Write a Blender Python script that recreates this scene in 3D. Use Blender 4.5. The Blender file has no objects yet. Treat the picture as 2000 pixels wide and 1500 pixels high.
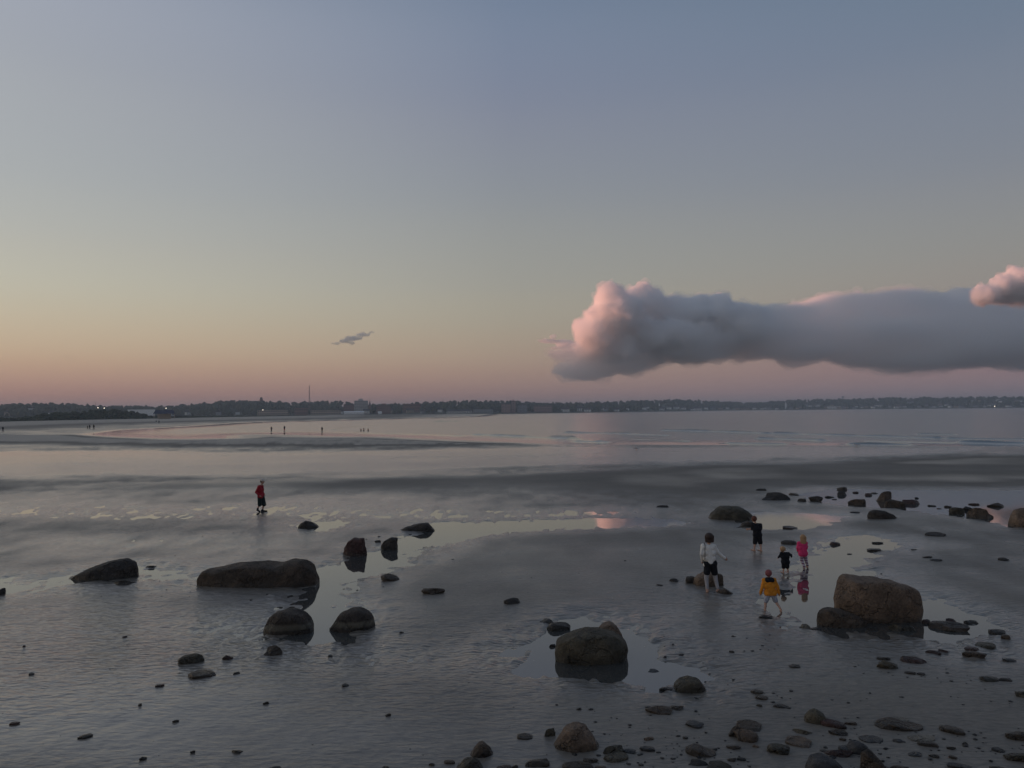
import bpy, bmesh, math, random
import numpy as np
from mathutils import Matrix, Vector

scene = bpy.context.scene
C = scene.collection
R = math.radians

# ------------------------------------------------------------------ camera
F_PX, CAM_H = 1557.0, 5.05
PITCH, ROLL = math.atan(53.0 / F_PX), -math.atan(0.0100)
cam_data = bpy.data.cameras.new('camera')
cam_data.sensor_width = 36.0
cam_data.lens = 36.0 * F_PX / 2000.0
cam_data.clip_start, cam_data.clip_end = 0.1, 90000.0
cam = bpy.data.objects.new('camera', cam_data)
C.objects.link(cam)
cam.matrix_world = (Matrix.Translation((0, 0, CAM_H)) @ Matrix.Rotation(math.pi / 2 + PITCH, 4, 'X')
                    @ Matrix.Rotation(ROLL, 4, 'Z'))
scene.camera = cam
CAM_R = np.array((Matrix.Rotation(math.pi / 2 + PITCH, 3, 'X') @ Matrix.Rotation(ROLL, 3, 'Z')))

# ------------------------------------------------------------------ world, sun, exposure
def lin(r, g, b):
    f = lambda c: (c / 255) / 12.92 if c / 255 <= 0.04045 else ((c / 255 + 0.055) / 1.055) ** 2.4
    return (f(r), f(g), f(b), 1.0)

SUN_AZ, SUN_EL = -78.0, -1.05        # the sun has just set, out of the picture beyond the beach's west end
world = bpy.data.worlds.new('World')
scene.world = world
world.use_nodes = True
wt = world.node_tree
wt.nodes.clear()
def wn(t, **kw):
    n = wt.nodes.new(t)
    for k, v in kw.items():
        setattr(n, k, v)
    return n
w_out, w_bg = wn('ShaderNodeOutputWorld'), wn('ShaderNodeBackground')
w_tc, w_sep = wn('ShaderNodeTexCoord'), wn('ShaderNodeSeparateXYZ')
wt.links.new(w_tc.outputs['Generated'], w_sep.inputs[0])
def wmath(op, a, b=None, clamp=False):
    n = wn('ShaderNodeMath', operation=op, use_clamp=clamp)
    for i, x in enumerate((a, b)):
        if x is None:
            continue
        if isinstance(x, (int, float)):
            n.inputs[i].default_value = x
        else:
            wt.links.new(x, n.inputs[i])
    return n.outputs[0]
sx, sy = math.sin(R(SUN_AZ)), math.cos(R(SUN_AZ))
X, Y, Z = w_sep.outputs[0], w_sep.outputs[1], w_sep.outputs[2]
el = wmath('DIVIDE', wmath('ARCSINE', Z), math.pi / 2)
hl = wmath('MAXIMUM', wmath('SQRT', wmath('ADD', wmath('MULTIPLY', X, X), wmath('MULTIPLY', Y, Y))), 1e-4)
cosun = wmath('DIVIDE', wmath('ADD', wmath('MULTIPLY', X, sx), wmath('MULTIPLY', Y, sy)), hl)
def ramp(stops):
    n = wn('ShaderNodeValToRGB')
    n.color_ramp.interpolation = 'CARDINAL'
    els = n.color_ramp.elements
    for i, (deg, c) in enumerate(stops):
        e = els[i] if i < 2 else els.new(deg / 90)
        e.position = deg / 90
        e.color = lin(*c)
    wt.links.new(el, n.inputs[0])
    return n.outputs[0]
ramp_sun = ramp([(0, (222, 158, 124)), (2, (240, 182, 136)), (4, (248, 206, 156)), (7.5, (244, 218, 178)),
                 (14, (222, 213, 194)), (27, (178, 183, 188)), (50, (118, 128, 144)), (90, (90, 102, 122))])
ramp_w = ramp([(0, (162, 127, 121)), (1.8, (175, 139, 127)), (4, (193, 169, 145)), (7.5, (191, 184, 166)),
               (11, (181, 180, 172)), (14.5, (171, 174, 174)), (21, (164, 168, 174)), (27, (154, 160, 173)),
               (50, (108, 122, 142)), (90, (88, 101, 122))])
ramp_c = ramp([(0, (138, 115, 116)), (1.5, (149, 124, 119)), (3.4, (160, 140, 127)), (6, (160, 151, 137)),
               (8.8, (154, 152, 144)), (14.5, (140, 144, 148)), (21, (126, 133, 150)), (27.5, (113, 127, 149)),
               (50, (90, 106, 130)), (90, (84, 98, 120))])
ramp_e = ramp([(0, (119, 109, 118)), (1.4, (131, 114, 119)), (3.4, (138, 118, 121)), (6, (141, 131, 129)),
               (9.5, (139, 138, 136)), (14.5, (127, 132, 141)), (21, (114, 125, 142)), (27, (99, 116, 136)),
               (50, (80, 96, 120)), (90, (80, 95, 118))])
def wmix(fac, a, b):
    n = wn('ShaderNodeMixRGB')
    wt.links.new(fac, n.inputs[0]); wt.links.new(a, n.inputs[1]); wt.links.new(b, n.inputs[2])
    return n.outputs[0]
def band(lo, hi):       # 0 at cos = lo, 1 at cos = hi
    return wmath('DIVIDE', wmath('SUBTRACT', cosun, lo), hi - lo, clamp=True)
c_w, c_c, c_e = (math.cos(R(a - SUN_AZ)) for a in (-39, 0, 32))
grad = wmix(band(c_e, c_c), ramp_e, ramp_c)
grad = wmix(band(c_c, c_w), grad, ramp_w)
grad = wmix(band(c_w, 1.0), grad, ramp_sun)
w_sky = wn('ShaderNodeTexSky', sky_type='NISHITA', sun_disc=False)
w_sky.sun_elevation, w_sky.sun_rotation = R(SUN_EL), R(SUN_AZ)
w_sky.altitude, w_sky.air_density, w_sky.dust_density = 5, 1.0, 1.0
w_sc = wn('ShaderNodeMixRGB', blend_type='ADD')          # the twilight glow laid over the clear-sky model
w_sc.inputs[0].default_value = 0.06
wt.links.new(grad, w_sc.inputs[1]); wt.links.new(w_sky.outputs[0], w_sc.inputs[2])
wt.links.new(w_sc.outputs[0], w_bg.inputs[0])
w_bg.inputs[1].default_value = 1.0
wt.links.new(w_bg.outputs[0], w_out.inputs[0])

sun_data = bpy.data.lights.new('sun', 'SUN')
sun_data.energy, sun_data.angle, sun_data.color = 4.0, R(0.6), (1.0, 0.42, 0.28)
sun = bpy.data.objects.new('sun', sun_data)
C.objects.link(sun)
sd_ = Vector((sx * math.cos(R(SUN_EL)), sy * math.cos(R(SUN_EL)), math.sin(R(SUN_EL))))
sun.rotation_euler = sd_.to_track_quat('Z', 'Y').to_euler()
sun.location = sd_ * 300

vs = scene.view_settings
vs.view_transform, vs.look, vs.exposure, vs.gamma, vs.use_curve_mapping = 'Standard', 'None', 0.0, 1.0, False
cy = scene.cycles
cy.use_denoising = True
cy.max_bounces, cy.diffuse_bounces, cy.glossy_bounces, cy.volume_bounces = 24, 2, 3, 24
cy.volume_max_steps = 256
cy.sample_clamp_indirect = 4.0

# ------------------------------------------------------------------ pixel <-> place, noise
def ray(u, v):
    d = CAM_R @ np.array(((u - 1000.0) / F_PX, (750.0 - v) / F_PX, -1.0))
    return d
def G(u, v, z=0.0):
    d = ray(u, v)
    t = (z - CAM_H) / d[2]
    return np.array((d[0] * t, d[1] * t))
def at_depth(u, v, y):
    d = ray(u, v)
    return Vector((d[0] * y / d[1], y, CAM_H + d[2] * y / d[1]))
def at_range(u, v, r):
    d = ray(u, v)
    t = r / math.hypot(d[0], d[1])
    return Vector((d[0] * t, d[1] * t, CAM_H + d[2] * t))
def project(x, y, z):
    p = np.stack([x, y, z - CAM_H], -1) @ CAM_R
    w = np.where(p[..., 2] < -0.3, -p[..., 2], np.nan)
    return 1000 + F_PX * p[..., 0] / w, 750 - F_PX * p[..., 1] / w
def hash_(ix, iy, iz, seed):
    h = (ix.astype(np.int64) * 374761393 + iy.astype(np.int64) * 668265263 + iz.astype(np.int64) * 2147483647 + seed * 974711) & 0xFFFFFFFF
    h = ((h ^ (h >> 13)) * 1274126177) & 0xFFFFFFFF
    h = ((h ^ (h >> 16)) * 2246822519) & 0xFFFFFFFF
    return ((h ^ (h >> 15)) & 0xFFFFFF) / float(0xFFFFFF)
def vnoise(x, y, z=None, seed=0):
    """smooth value noise, 0..1"""
    x, y = np.asarray(x, float), np.asarray(y, float)
    ix, iy = np.floor(x), np.floor(y)
    fx, fy = x - ix, y - iy
    fx, fy = fx * fx * (3 - 2 * fx), fy * fy * (3 - 2 * fy)
    def layer(iz):
        a, b = hash_(ix, iy, iz, seed), hash_(ix + 1, iy, iz, seed)
        c, d = hash_(ix, iy + 1, iz, seed), hash_(ix + 1, iy + 1, iz, seed)
        return (a + (b - a) * fx) * (1 - fy) + (c + (d - c) * fx) * fy
    if z is None:
        return layer(np.zeros_like(ix))
    z = np.asarray(z, float)
    iz = np.floor(z); fz = z - iz; fz = fz * fz * (3 - 2 * fz)
    return layer(iz) * (1 - fz) + layer(iz + 1) * fz
def fbm(x, y, z=None, o=3, seed=0):
    s, a, t = 0, 1.0, 0
    for i in range(o):
        k = 2.03 ** i
        s = s + a * vnoise(x * k, y * k, None if z is None else z * k, seed + i * 17)
        t += a; a *= 0.5
    return s / t
def sstep(a, b, x):
    t = np.clip((x - a) / (b - a), 0, 1)
    return t * t * (3 - 2 * t)
def poly_sd(px, py, poly, far=1e3):
    """signed distance to a polygon on the ground, negative inside"""
    d = np.full(px.shape, 1e12); inside = np.zeros(px.shape, bool)
    n = len(poly)
    for i in range(n):
        ax, ay = poly[i]; bx, by = poly[(i + 1) % n]
        ex, ey = bx - ax, by - ay
        wx, wy = px - ax, py - ay
        t = np.clip((wx * ex + wy * ey) / max(ex * ex + ey * ey, 1e-9), 0, 1)
        d = np.minimum(d, (wx - t * ex) ** 2 + (wy - t * ey) ** 2)
        cond = ((ay <= py) & (by > py)) | ((by <= py) & (ay > py))
        with np.errstate(divide='ignore', invalid='ignore'):
            xi = ax + (py - ay) * ex / (ey if ey != 0 else 1e-9)
        inside ^= cond & (px < xi)
    return np.where(inside, -1, 1) * np.sqrt(d)
def line_d(px, py, pts):
    d = np.full(px.shape, 1e12)
    for i in range(len(pts) - 1):
        ax, ay = pts[i]; bx, by = pts[i + 1]
        ex, ey = bx - ax, by - ay
        wx, wy = px - ax, py - ay
        t = np.clip((wx * ex + wy * ey) / max(ex * ex + ey * ey, 1e-9), 0, 1)
        d = np.minimum(d, (wx - t * ex) ** 2 + (wy - t * ey) ** 2)
    return np.sqrt(d)

# ------------------------------------------------------------------ materials
MATS = {}
def material(name):
    m = bpy.data.materials.new(name)
    m.use_nodes = True
    MATS[name] = m
    return m, m.node_tree, m.node_tree.nodes['Principled BSDF']
class NT:
    """short hand for building a node tree"""
    def __init__(s, nt): s.nt = nt
    def n(s, t, **kw):
        x = s.nt.nodes.new(t)
        for k, v in kw.items(): setattr(x, k, v)
        return x
    def put(s, sock, v):
        if hasattr(v, 'is_linked') or isinstance(v, bpy.types.NodeSocket): s.nt.links.new(v, sock)
        else: sock.default_value = v
    def math(s, op, *a, clamp=False):
        x = s.n('ShaderNodeMath', operation=op, use_clamp=clamp)
        for i, v in enumerate(a): s.put(x.inputs[i], v)
        return x.outputs[0]
    def vmath(s, op, *a):
        x = s.n('ShaderNodeVectorMath', operation=op)
        for i, v in enumerate(a): s.put(x.inputs[i], v)
        return x
    def mix(s, f, a, b, mode='MIX'):
        x = s.n('ShaderNodeMixRGB', blend_type=mode)
        for i, v in enumerate((f, a, b)): s.put(x.inputs[i], v)
        return x.outputs[0]
    def noise(s, vec, scale, detail=4, rough=0.55, dist=0.0):
        x = s.n('ShaderNodeTexNoise')
        if vec is not None: s.nt.links.new(vec, x.inputs['Vector'])
        x.inputs['Scale'].default_value, x.inputs['Detail'].default_value = scale, detail
        x.inputs['Roughness'].default_value, x.inputs['Distortion'].default_value = rough, dist
        return x.outputs[0]
    def rng(s, v, a, b, c=0.0, d=1.0, smooth=True):
        x = s.n('ShaderNodeMapRange')
        if smooth: x.interpolation_type = 'SMOOTHSTEP'
        for i, q in enumerate((v, a, b, c, d)): s.put(x.inputs[i], q)
        return x.outputs[0]
    def mapping(s, vec, scale=(1, 1, 1), rot=(0, 0, 0), loc=(0, 0, 0)):
        x = s.n('ShaderNodeMapping')
        s.nt.links.new(vec, x.inputs[0])
        x.inputs['Scale'].default_value, x.inputs['Rotation'].default_value, x.inputs['Location'].default_value = scale, rot, loc
        return x.outputs[0]
    def attr(s, name):
        return s.n('ShaderNodeAttribute', attribute_name=name).outputs['Fac']
    def bump(s, h, dist, strength=1.0, normal=None):
        x = s.n('ShaderNodeBump')
        x.inputs['Strength'].default_value = 1.0
        s.put(x.inputs['Strength'], strength); s.put(x.inputs['Distance'], dist)
        s.nt.links.new(h, x.inputs['Height'])
        if normal is not None: s.nt.links.new(normal, x.inputs['Normal'])
        return x.outputs[0]

def plain(name, col, rough=0.8, var=0.15, scale=6.0, bump=0.0):
    """a procedural matt material with fine uneven colour"""
    m, nt, b = material(name)
    t = NT(nt)
    co = t.n('ShaderNodeTexCoord').outputs['Object']
    if name.startswith(('cloth', 'leggings')): bump = 0.03
    nz = t.noise(co, scale, 5)
    f = t.rng(nz, 0.3, 0.7, 1 - var, 1 + var)
    mx = t.vmath('SCALE', tuple(col[:3])); t.put(mx.inputs['Scale'], f)
    nt.links.new(mx.outputs[0], b.inputs['Base Color'])
    b.inputs['Roughness'].default_value = rough
    b.inputs['Specular IOR Level'].default_value = 0.25
    if bump:
        fold = t.noise(t.mapping(co, (9, 9, 5)), 1.0, 3, 0.5, 1.2)
        nt.links.new(t.bump(fold, bump), b.inputs['Normal'])
    return m

# wet and damp sand
m, nt, b = material('sand'); t = NT(nt)
pos = t.n('ShaderNodeNewGeometry').outputs['Position']
wet, rip = t.attr('wet'), t.attr('ripple')
fine = t.noise(pos, 9.0, 6, 0.6)
broad = t.noise(pos, 0.22, 4, 0.6)
dry_c, damp_c = (0.46, 0.395, 0.325, 1), (0.180, 0.156, 0.129, 1)
col = t.mix(t.rng(wet, 0.0, 0.20), dry_c, damp_c)
col = t.mix(1.0, col, t.mix(t.rng(t.math('ADD', t.math('MULTIPLY', fine, 0.5), t.math('MULTIPLY', broad, 0.5)), 0.3, 0.7), (0.78, 0.78, 0.80, 1), (1.2, 1.19, 1.16, 1)), 'MULTIPLY')
nt.links.new(col, b.inputs['Base Color'])
nt.links.new(t.rng(t.math('ADD', wet, t.math('MULTIPLY', t.math('SUBTRACT', fine, 0.5), 0.25)), 0.1, 1.0, 0.8, 0.34), b.inputs['Roughness'])
b.inputs['IOR'].default_value = 1.4
nt.links.new(t.rng(wet, 0.2, 0.95, 0.0, 0.95), b.inputs['Coat Weight'])
nt.links.new(t.rng(wet, 0.3, 1.0, 0.36, 0.11), b.inputs['Coat Roughness'])
b.inputs['Coat IOR'].default_value = 1.33
mp = t.mapping(pos, (4.2, 9.5, 1.0), (0, 0, R(14)))
ripn = t.noise(mp, 1.0, 2, 0.45, 0.5)
mp2 = t.mapping(pos, (1.0, 2.2, 1.0), (0, 0, R(-9)))
ripw = t.noise(mp2, 1.0, 2, 0.5, 0.4)
hsum = t.math('ADD', t.math('MULTIPLY', ripn, 0.6), t.math('MULTIPLY', ripw, 0.7))
bm1 = t.bump(hsum, t.math('MULTIPLY', rip, 0.085))
bm2 = t.bump(fine, t.math('ADD', 0.0025, t.math('MULTIPLY', rip, 0.006)), 1.0, bm1)
nt.links.new(bm2, b.inputs['Normal']); nt.links.new(bm2, b.inputs['Coat Normal'])

# sea and pool water
m, nt, b = material('water'); t = NT(nt)
pos = t.n('ShaderNodeNewGeometry').outputs['Position']
chop = t.attr('chop')
foam = t.attr('foam')
fn = t.noise(t.mapping(pos, (0.6, 1.6, 1)), 1.0, 5, 0.7)
ff = t.rng(t.math('MULTIPLY', foam, t.math('ADD', fn, 0.45)), 0.45, 0.8)
nt.links.new(t.mix(ff, t.mix(t.math('MINIMUM', t.math('MULTIPLY', chop, 4.0), 1.0), (0.06, 0.06, 0.057, 1), t.mix(t.attr('crest'), (0.22, 0.23, 0.222, 1), (0.03, 0.034, 0.038, 1))), (0.62, 0.62, 0.62, 1)), b.inputs['Base Color'])  # crest mask paints wave faces dark, in place of their weaker sky reflection
nt.links.new(t.math('MAXIMUM', t.rng(ff, 0, 1, 0.03, 0.7), t.math('MULTIPLY', chop, 0.17)), b.inputs['Roughness'])
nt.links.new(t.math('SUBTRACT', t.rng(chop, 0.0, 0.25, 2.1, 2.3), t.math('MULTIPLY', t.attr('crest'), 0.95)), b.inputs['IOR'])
nz = t.noise(t.mapping(pos, (0.35, 0.9, 1), (0, 0, R(-7))), 1.0, 4, 0.55, 0.3)
nz2 = t.noise(t.mapping(pos, (0.06, 0.16, 1), (0, 0, R(-7))), 1.0, 3, 0.5, 0.2)
hh = t.math('ADD', nz, t.math('MULTIPLY', nz2, 2.0))
bmp = t.bump(hh, t.math('MULTIPLY', chop, 0.04))
rp = t.noise(pos, 7.0, 2, 0.5)
bmp = t.bump(rp, t.math('ADD', 0.0004, t.math('MULTIPLY', chop, 0.004)), 1.0, bmp)
nt.links.new(bmp, b.inputs['Normal'])

def rock_mat(name, col, col2, line=None):
    m, nt, b = material(name); t = NT(nt)
    tc = t.n('ShaderNodeTexCoord').outputs['Object']
    pos = t.n('ShaderNodeNewGeometry').outputs['Position']
    a = t.noise(pos, 1.7, 6, 0.62, 0.4)
    g = t.noise(pos, 22.0, 5, 0.65)
    c = t.mix(t.rng(a, 0.34, 0.66), tuple(col) + (1,), tuple(col2) + (1,))
    c = t.mix(1.0, c, t.mix(t.rng(g, 0.3, 0.72), (0.66, 0.66, 0.68, 1), (1.32, 1.28, 1.22, 1)), 'MULTIPLY')
    if line:                                   # a tide line: pale crust ending at an uneven height above the sand
        z = t.n('ShaderNodeSeparateXYZ'); nt.links.new(pos, z.inputs[0])
        zz = t.math('ADD', z.outputs[2], t.math('MULTIPLY', t.math('SUBTRACT', a, 0.5), 0.12))
        k = t.math('MULTIPLY', t.rng(zz, line[0] - 0.03, line[0] + 0.02), t.rng(zz, line[1] + 0.06, line[1] - 0.02))
        c = t.mix(t.math('MULTIPLY', k, 0.8), c, tuple(line[2]) + (1,))
    # barnacle specks in the tide band, wet foot
    zs = t.n('ShaderNodeSeparateXYZ'); nt.links.new(pos, zs.inputs[0])
    zw = t.math('ADD', zs.outputs[2], t.math('MULTIPLY', t.math('SUBTRACT', a, 0.5), 0.3))
    sp = t.noise(pos, 55.0, 3, 0.6)
    bk = t.math('MULTIPLY', t.rng(sp, 0.60, 0.66), t.math('MULTIPLY', t.rng(zw, 0.55, 0.30), t.rng(a, 0.40, 0.55)))
    c = t.mix(t.math('MULTIPLY', bk, 0.55), c, (0.26, 0.24, 0.20, 1))
    wf = t.rng(zw, 0.20, 0.06)
    c = t.mix(t.math('MULTIPLY', wf, 0.45), c, (0.014, 0.014, 0.012, 1))
    nt.links.new(c, b.inputs['Base Color'])
    nt.links.new(t.rng(wf, 0, 1, 0.72, 0.32), b.inputs['Roughness'])
    b.inputs['Specular IOR Level'].default_value = 0.35
    cr = t.noise(pos, 6.0, 6, 0.7, 0.6)
    vo = t.n('ShaderNodeTexVoronoi', feature='DISTANCE_TO_EDGE'); vo.inputs['Scale'].default_value = 1.7
    wn_ = t.n('ShaderNodeTexNoise'); nt.links.new(pos, wn_.inputs['Vector'])
    wp = t.vmath('SCALE', wn_.outputs['Color']); wp.inputs['Scale'].default_value = 0.5
    nt.links.new(t.vmath('ADD', pos, wp.outputs[0]).outputs[0], vo.inputs['Vector'])
    crack = t.rng(vo.outputs['Distance'], 0.0, 0.05)
    nb = t.bump(t.math('ADD', cr, t.math('MULTIPLY', crack, 0.5)), 0.085)
    nt.links.new(t.bump(g, 0.012, 1.0, nb), b.inputs['Normal'])
    return m
rock_mat('rock_dark', (0.028, 0.023, 0.020), (0.062, 0.050, 0.041))
rock_mat('rock_brown', (0.048, 0.036, 0.027), (0.105, 0.074, 0.052))
rock_mat('rock_tan', (0.110, 0.077, 0.054), (0.22, 0.152, 0.104))
rock_mat('rock_olive', (0.048, 0.042, 0.029), (0.108, 0.09, 0.06))
rock_mat('rock_red', (0.05, 0.024, 0.022), (0.09, 0.044, 0.038))
rock_mat('rock_slate', (0.038, 0.038, 0.041), (0.078, 0.077, 0.08))
rock_mat('rock_pale', (0.16, 0.14, 0.105), (0.30, 0.265, 0.21))
rock_mat('rock_banded', (0.034, 0.026, 0.021), (0.07, 0.053, 0.041), (0.10, 0.20, (0.16, 0.145, 0.11)))

# cloth, skin, hair
plain('skin', (0.50, 0.30, 0.22), 0.6, 0.08)
plain('cloth_red', (0.34, 0.018, 0.03), 0.85, 0.2)
plain('cloth_green_black', (0.018, 0.03, 0.03), 0.9, 0.25)
plain('cloth_black', (0.012, 0.013, 0.017), 0.9, 0.25)
plain('cloth_white', (0.78, 0.75, 0.70), 0.9, 0.07, 9.0)
plain('cloth_pale', (0.40, 0.41, 0.47), 0.9, 0.35, 40.0)
plain('cloth_pink', (0.72, 0.05, 0.17), 0.9, 0.14)
plain('cloth_orange', (0.68, 0.25, 0.025), 0.85, 0.14)
plain('leggings_grey', (0.40, 0.38, 0.39), 0.8, 0.08)
plain('cap_red', (0.23, 0.075, 0.075), 0.9, 0.2)
plain('cap_white', (0.62, 0.55, 0.48), 0.85, 0.08)
plain('shoe_black', (0.015, 0.015, 0.018), 0.6, 0.2)
plain('sole_white', (0.65, 0.63, 0.58), 0.7, 0.1)
plain('hair_brown', (0.05, 0.033, 0.026), 0.55, 0.25, 60)
plain('hair_blond', (0.42, 0.25, 0.13), 0.55, 0.2, 60)
plain('hair_auburn', (0.13, 0.05, 0.032), 0.6, 0.25, 60)
plain('eye', (0.02, 0.018, 0.015), 0.2, 0.0)
m, nt, b = material('leggings_striped'); t = NT(nt)
sp = t.n('ShaderNodeSeparateXYZ'); nt.links.new(t.n('ShaderNodeTexCoord').outputs['Object'], sp.inputs[0])
st = t.math('SINE', t.math('MULTIPLY', sp.outputs[2], 2 * math.pi / 0.085))
nt.links.new(t.mix(t.rng(st, -0.25, 0.25), (0.18, 0.07, 0.13, 1), (0.62, 0.53, 0.58, 1)), b.inputs['Base Color'])
b.inputs['Roughness'].default_value = 0.9

# far shore
plain('foliage_far', (0.045, 0.058, 0.036), 0.9, 0.4, 0.05)
plain('hill_ground', (0.055, 0.065, 0.042), 0.95, 0.3, 0.02)
plain('dune_green', (0.055, 0.062, 0.036), 0.95, 0.4, 0.4)
plain('house_white', (0.80, 0.79, 0.76), 0.8, 0.05)
plain('tower_white', (0.50, 0.49, 0.47), 0.8, 0.05)
plain('house_grey', (0.34, 0.35, 0.37), 0.8, 0.05)
plain('house_tan', (0.42, 0.34, 0.27), 0.8, 0.05)
plain('brick_red', (0.24, 0.13, 0.11), 0.85, 0.1)
plain('brick_pink', (0.40, 0.27, 0.24), 0.85, 0.1)
plain('roof_dark', (0.07, 0.07, 0.08), 0.85, 0.15)
plain('roof_blue', (0.05, 0.06, 0.10), 0.8, 0.15)
plain('window_dark', (0.05, 0.055, 0.065), 0.25, 0.1)
plain('mast_steel', (0.22, 0.16, 0.15), 0.6, 0.1)
plain('gull_white', (0.55, 0.55, 0.55), 0.8, 0.05)
plain('gull_grey', (0.16, 0.16, 0.17), 0.8, 0.1)
plain('car_dark', (0.05, 0.05, 0.055), 0.4, 0.1)
def glow(name, col, s):
    m, nt, b = material(name)
    b.inputs['Base Color'].default_value = (*col, 1)
    b.inputs['Emission Color'].default_value = (*col, 1)
    b.inputs['Emission Strength'].default_value = s
glow('lamp_glow', (1.0, 0.86, 0.66), 3.5)
glow('headlight_glow', (1.0, 0.8, 0.6), 4.0)
glow('taillight_glow', (1.0, 0.12, 0.05), 2.0)

# ------------------------------------------------------------------ object helpers
def tag(o, label=None, cat=None, group=None, kind=None):
    if label: o['label'] = label
    if cat: o['category'] = cat
    if group: o['group'] = group
    if kind: o['kind'] = kind
    return o
def empty(name, loc=(0, 0, 0), rz=0.0):
    o = bpy.data.objects.new(name, None)
    C.objects.link(o)
    o.location, o.rotation_euler = loc, (0, 0, rz)
    o.empty_display_size = 0.1
    return o
def link_mesh(name, me, mat=None, parent=None, smooth=True):
    if mat and not me.materials:
        me.materials.append(MATS[mat])
    if smooth and len(me.polygons):
        me.polygons.foreach_set('use_smooth', np.ones(len(me.polygons), bool))
    o = bpy.data.objects.new(name, me)
    C.objects.link(o)
    if parent is not None: o.parent = parent
    return o
def pydata(name, v, f, mat=None, parent=None, smooth=True):
    me = bpy.data.meshes.new(name)
    me.from_pydata([tuple(map(float, p)) for p in v], [], f)
    me.update()
    return link_mesh(name, me, mat, parent, smooth)
def grid_mesh(name, x, y, z, closed=False):
    """a quad sheet from 2-D arrays"""
    nr, nc = x.shape
    me = bpy.data.meshes.new(name)
    i = np.arange(nr * nc).reshape(nr, nc)
    if closed:
        j = np.concatenate([i, i[:, :1]], 1)
    else:
        j = i
    q = np.stack([j[:-1, :-1], j[:-1, 1:], j[1:, 1:], j[1:, :-1]], -1).reshape(-1, 4)
    me.vertices.add(nr * nc)
    me.vertices.foreach_set('co', np.stack([x, y, z], -1).astype(np.float32).ravel())
    me.loops.add(q.size); me.loops.foreach_set('vertex_index', q.astype(np.int32).ravel())
    me.polygons.add(len(q)); me.polygons.foreach_set('loop_start', (np.arange(len(q)) * 4).astype(np.int32))
    me.update(calc_edges=True)
    return me
def add_attr(me, name, arr):
    a = me.attributes.new(name, 'FLOAT', 'POINT')
    a.data.foreach_set('value', arr.astype(np.float32).ravel())
def box_mesh(name, x0, x1, y0, y1, z0, z1):
    v = [(x, y, z) for z in (z0, z1) for y in (y0, y1) for x in (x0, x1)]
    f = [(0, 2, 3, 1), (4, 5, 7, 6), (0, 1, 5, 4), (2, 6, 7, 3), (0, 4, 6, 2), (1, 3, 7, 5)]
    me = bpy.data.meshes.new(name); me.from_pydata(v, [], f); me.update()
    return me
def copy_tree(o, parent=None):
    c = o.copy(); C.objects.link(c); c.parent = parent
    for ch in list(o.children): copy_tree(ch, c)
    return c
# ------------------------------------------------------------------ the beach: sand sheet and water
def GP(pts): return [tuple(G(u, v)) for u, v in pts]
far_r = lambda u, v, r: tuple(at_range(u, v, r))[:2]
SEA = GP([(176, 848), (237, 840), (350, 834), (437, 828), (500, 825), (620, 822), (760, 818.5), (850, 816.5), (930, 813.5)]) + \
      [far_r(960, 800, 1600), far_r(1100, 800, 1700), far_r(1200, 800, 1900), far_r(1440, 800, 2850), far_r(2000, 800, 2950),
       far_r(2400, 800, 3000), (5600, 2600), (5600, 60), (130, 85)] + \
      GP([(2000, 872), (1700, 870), (1300, 868.5), (1100, 868), (980, 862.5), (855, 857.5), (755, 852.5), (655, 852), (600, 850),
          (520, 847.5), (470, 848.5), (442, 851), (444, 856), (350, 857), (250, 853.5), (200, 851)])
SPIT = GP([(0, 850), (180, 850), (260, 857), (350, 861), (450, 860), (520, 852), (600, 855), (755, 857), (855, 861), (980, 865),
           (1090, 868), (1000, 871), (800, 875), (600, 877), (420, 877.5), (230, 876), (120, 874), (0, 870), (-400, 866), (-400, 845)])
POOLS = [  # (outline, depth)
    ([(1575, 967), (1640, 957), (1760, 958), (1880, 960), (2080, 958), (2080, 1034), (1990, 1028), (1940, 1016), (1880, 1005), (1815, 1000), (1745, 991), (1680, 988), (1625, 981)], 0.10),
    ([(1465, 1003), (1530, 1004), (1640, 1010), (1600, 1017), (1575, 1029), (1520, 1029), (1480, 1030), (1462, 1016)], 0.09),
    ([(845, 1024), (980, 1021), (1150, 1017), (1300, 1018), (1330, 1022), (1180, 1029), (1040, 1034), (940, 1044), (870, 1058), (800, 1078), (780, 1098), (720, 1120), (672, 1136), (640, 1158),
      (650, 1185), (664, 1215), (660, 1240), (600, 1242), (598, 1205), (592, 1192), (606, 1178), (614, 1160), (618, 1112), (690, 1100), (735, 1082), (800, 1058), (842, 1040)], 0.085),
    ([(1018, 1282), (1045, 1265), (1090, 1250), (1140, 1222), (1212, 1228), (1248, 1250), (1252, 1275), (1275, 1296), (1318, 1318), (1335, 1338), (1290, 1336), (1225, 1318), (1150, 1316), (1090, 1313), (1040, 1300)], 0.09),
    ([(1532, 1192), (1540, 1172), (1570, 1140), (1590, 1110), (1612, 1080), (1640, 1060), (1675, 1048), (1720, 1054), (1725, 1068), (1690, 1080), (1672, 1100), (1655, 1120), (1640, 1150), (1700, 1200), (1800, 1178), (1830, 1190), (1878, 1208), (1900, 1222), (1838, 1228), (1850, 1246),
      (1800, 1236), (1690, 1232), (1600, 1226), (1565, 1218)], 0.085),
    ([(262, 1108), (310, 1107), (330, 1122), (372, 1126), (380, 1136), (300, 1130), (262, 1126)], 0.05),
    ([(-60, 1136), (60, 1140), (138, 1128), (150, 1136), (60, 1150), (-60, 1156)], 0.05),
    ([(598, 1023), (660, 1018), (668, 1026), (625, 1034)], 0.05),
]
POOLS = [(GP(p), d) for p, d in POOLS]
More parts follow.
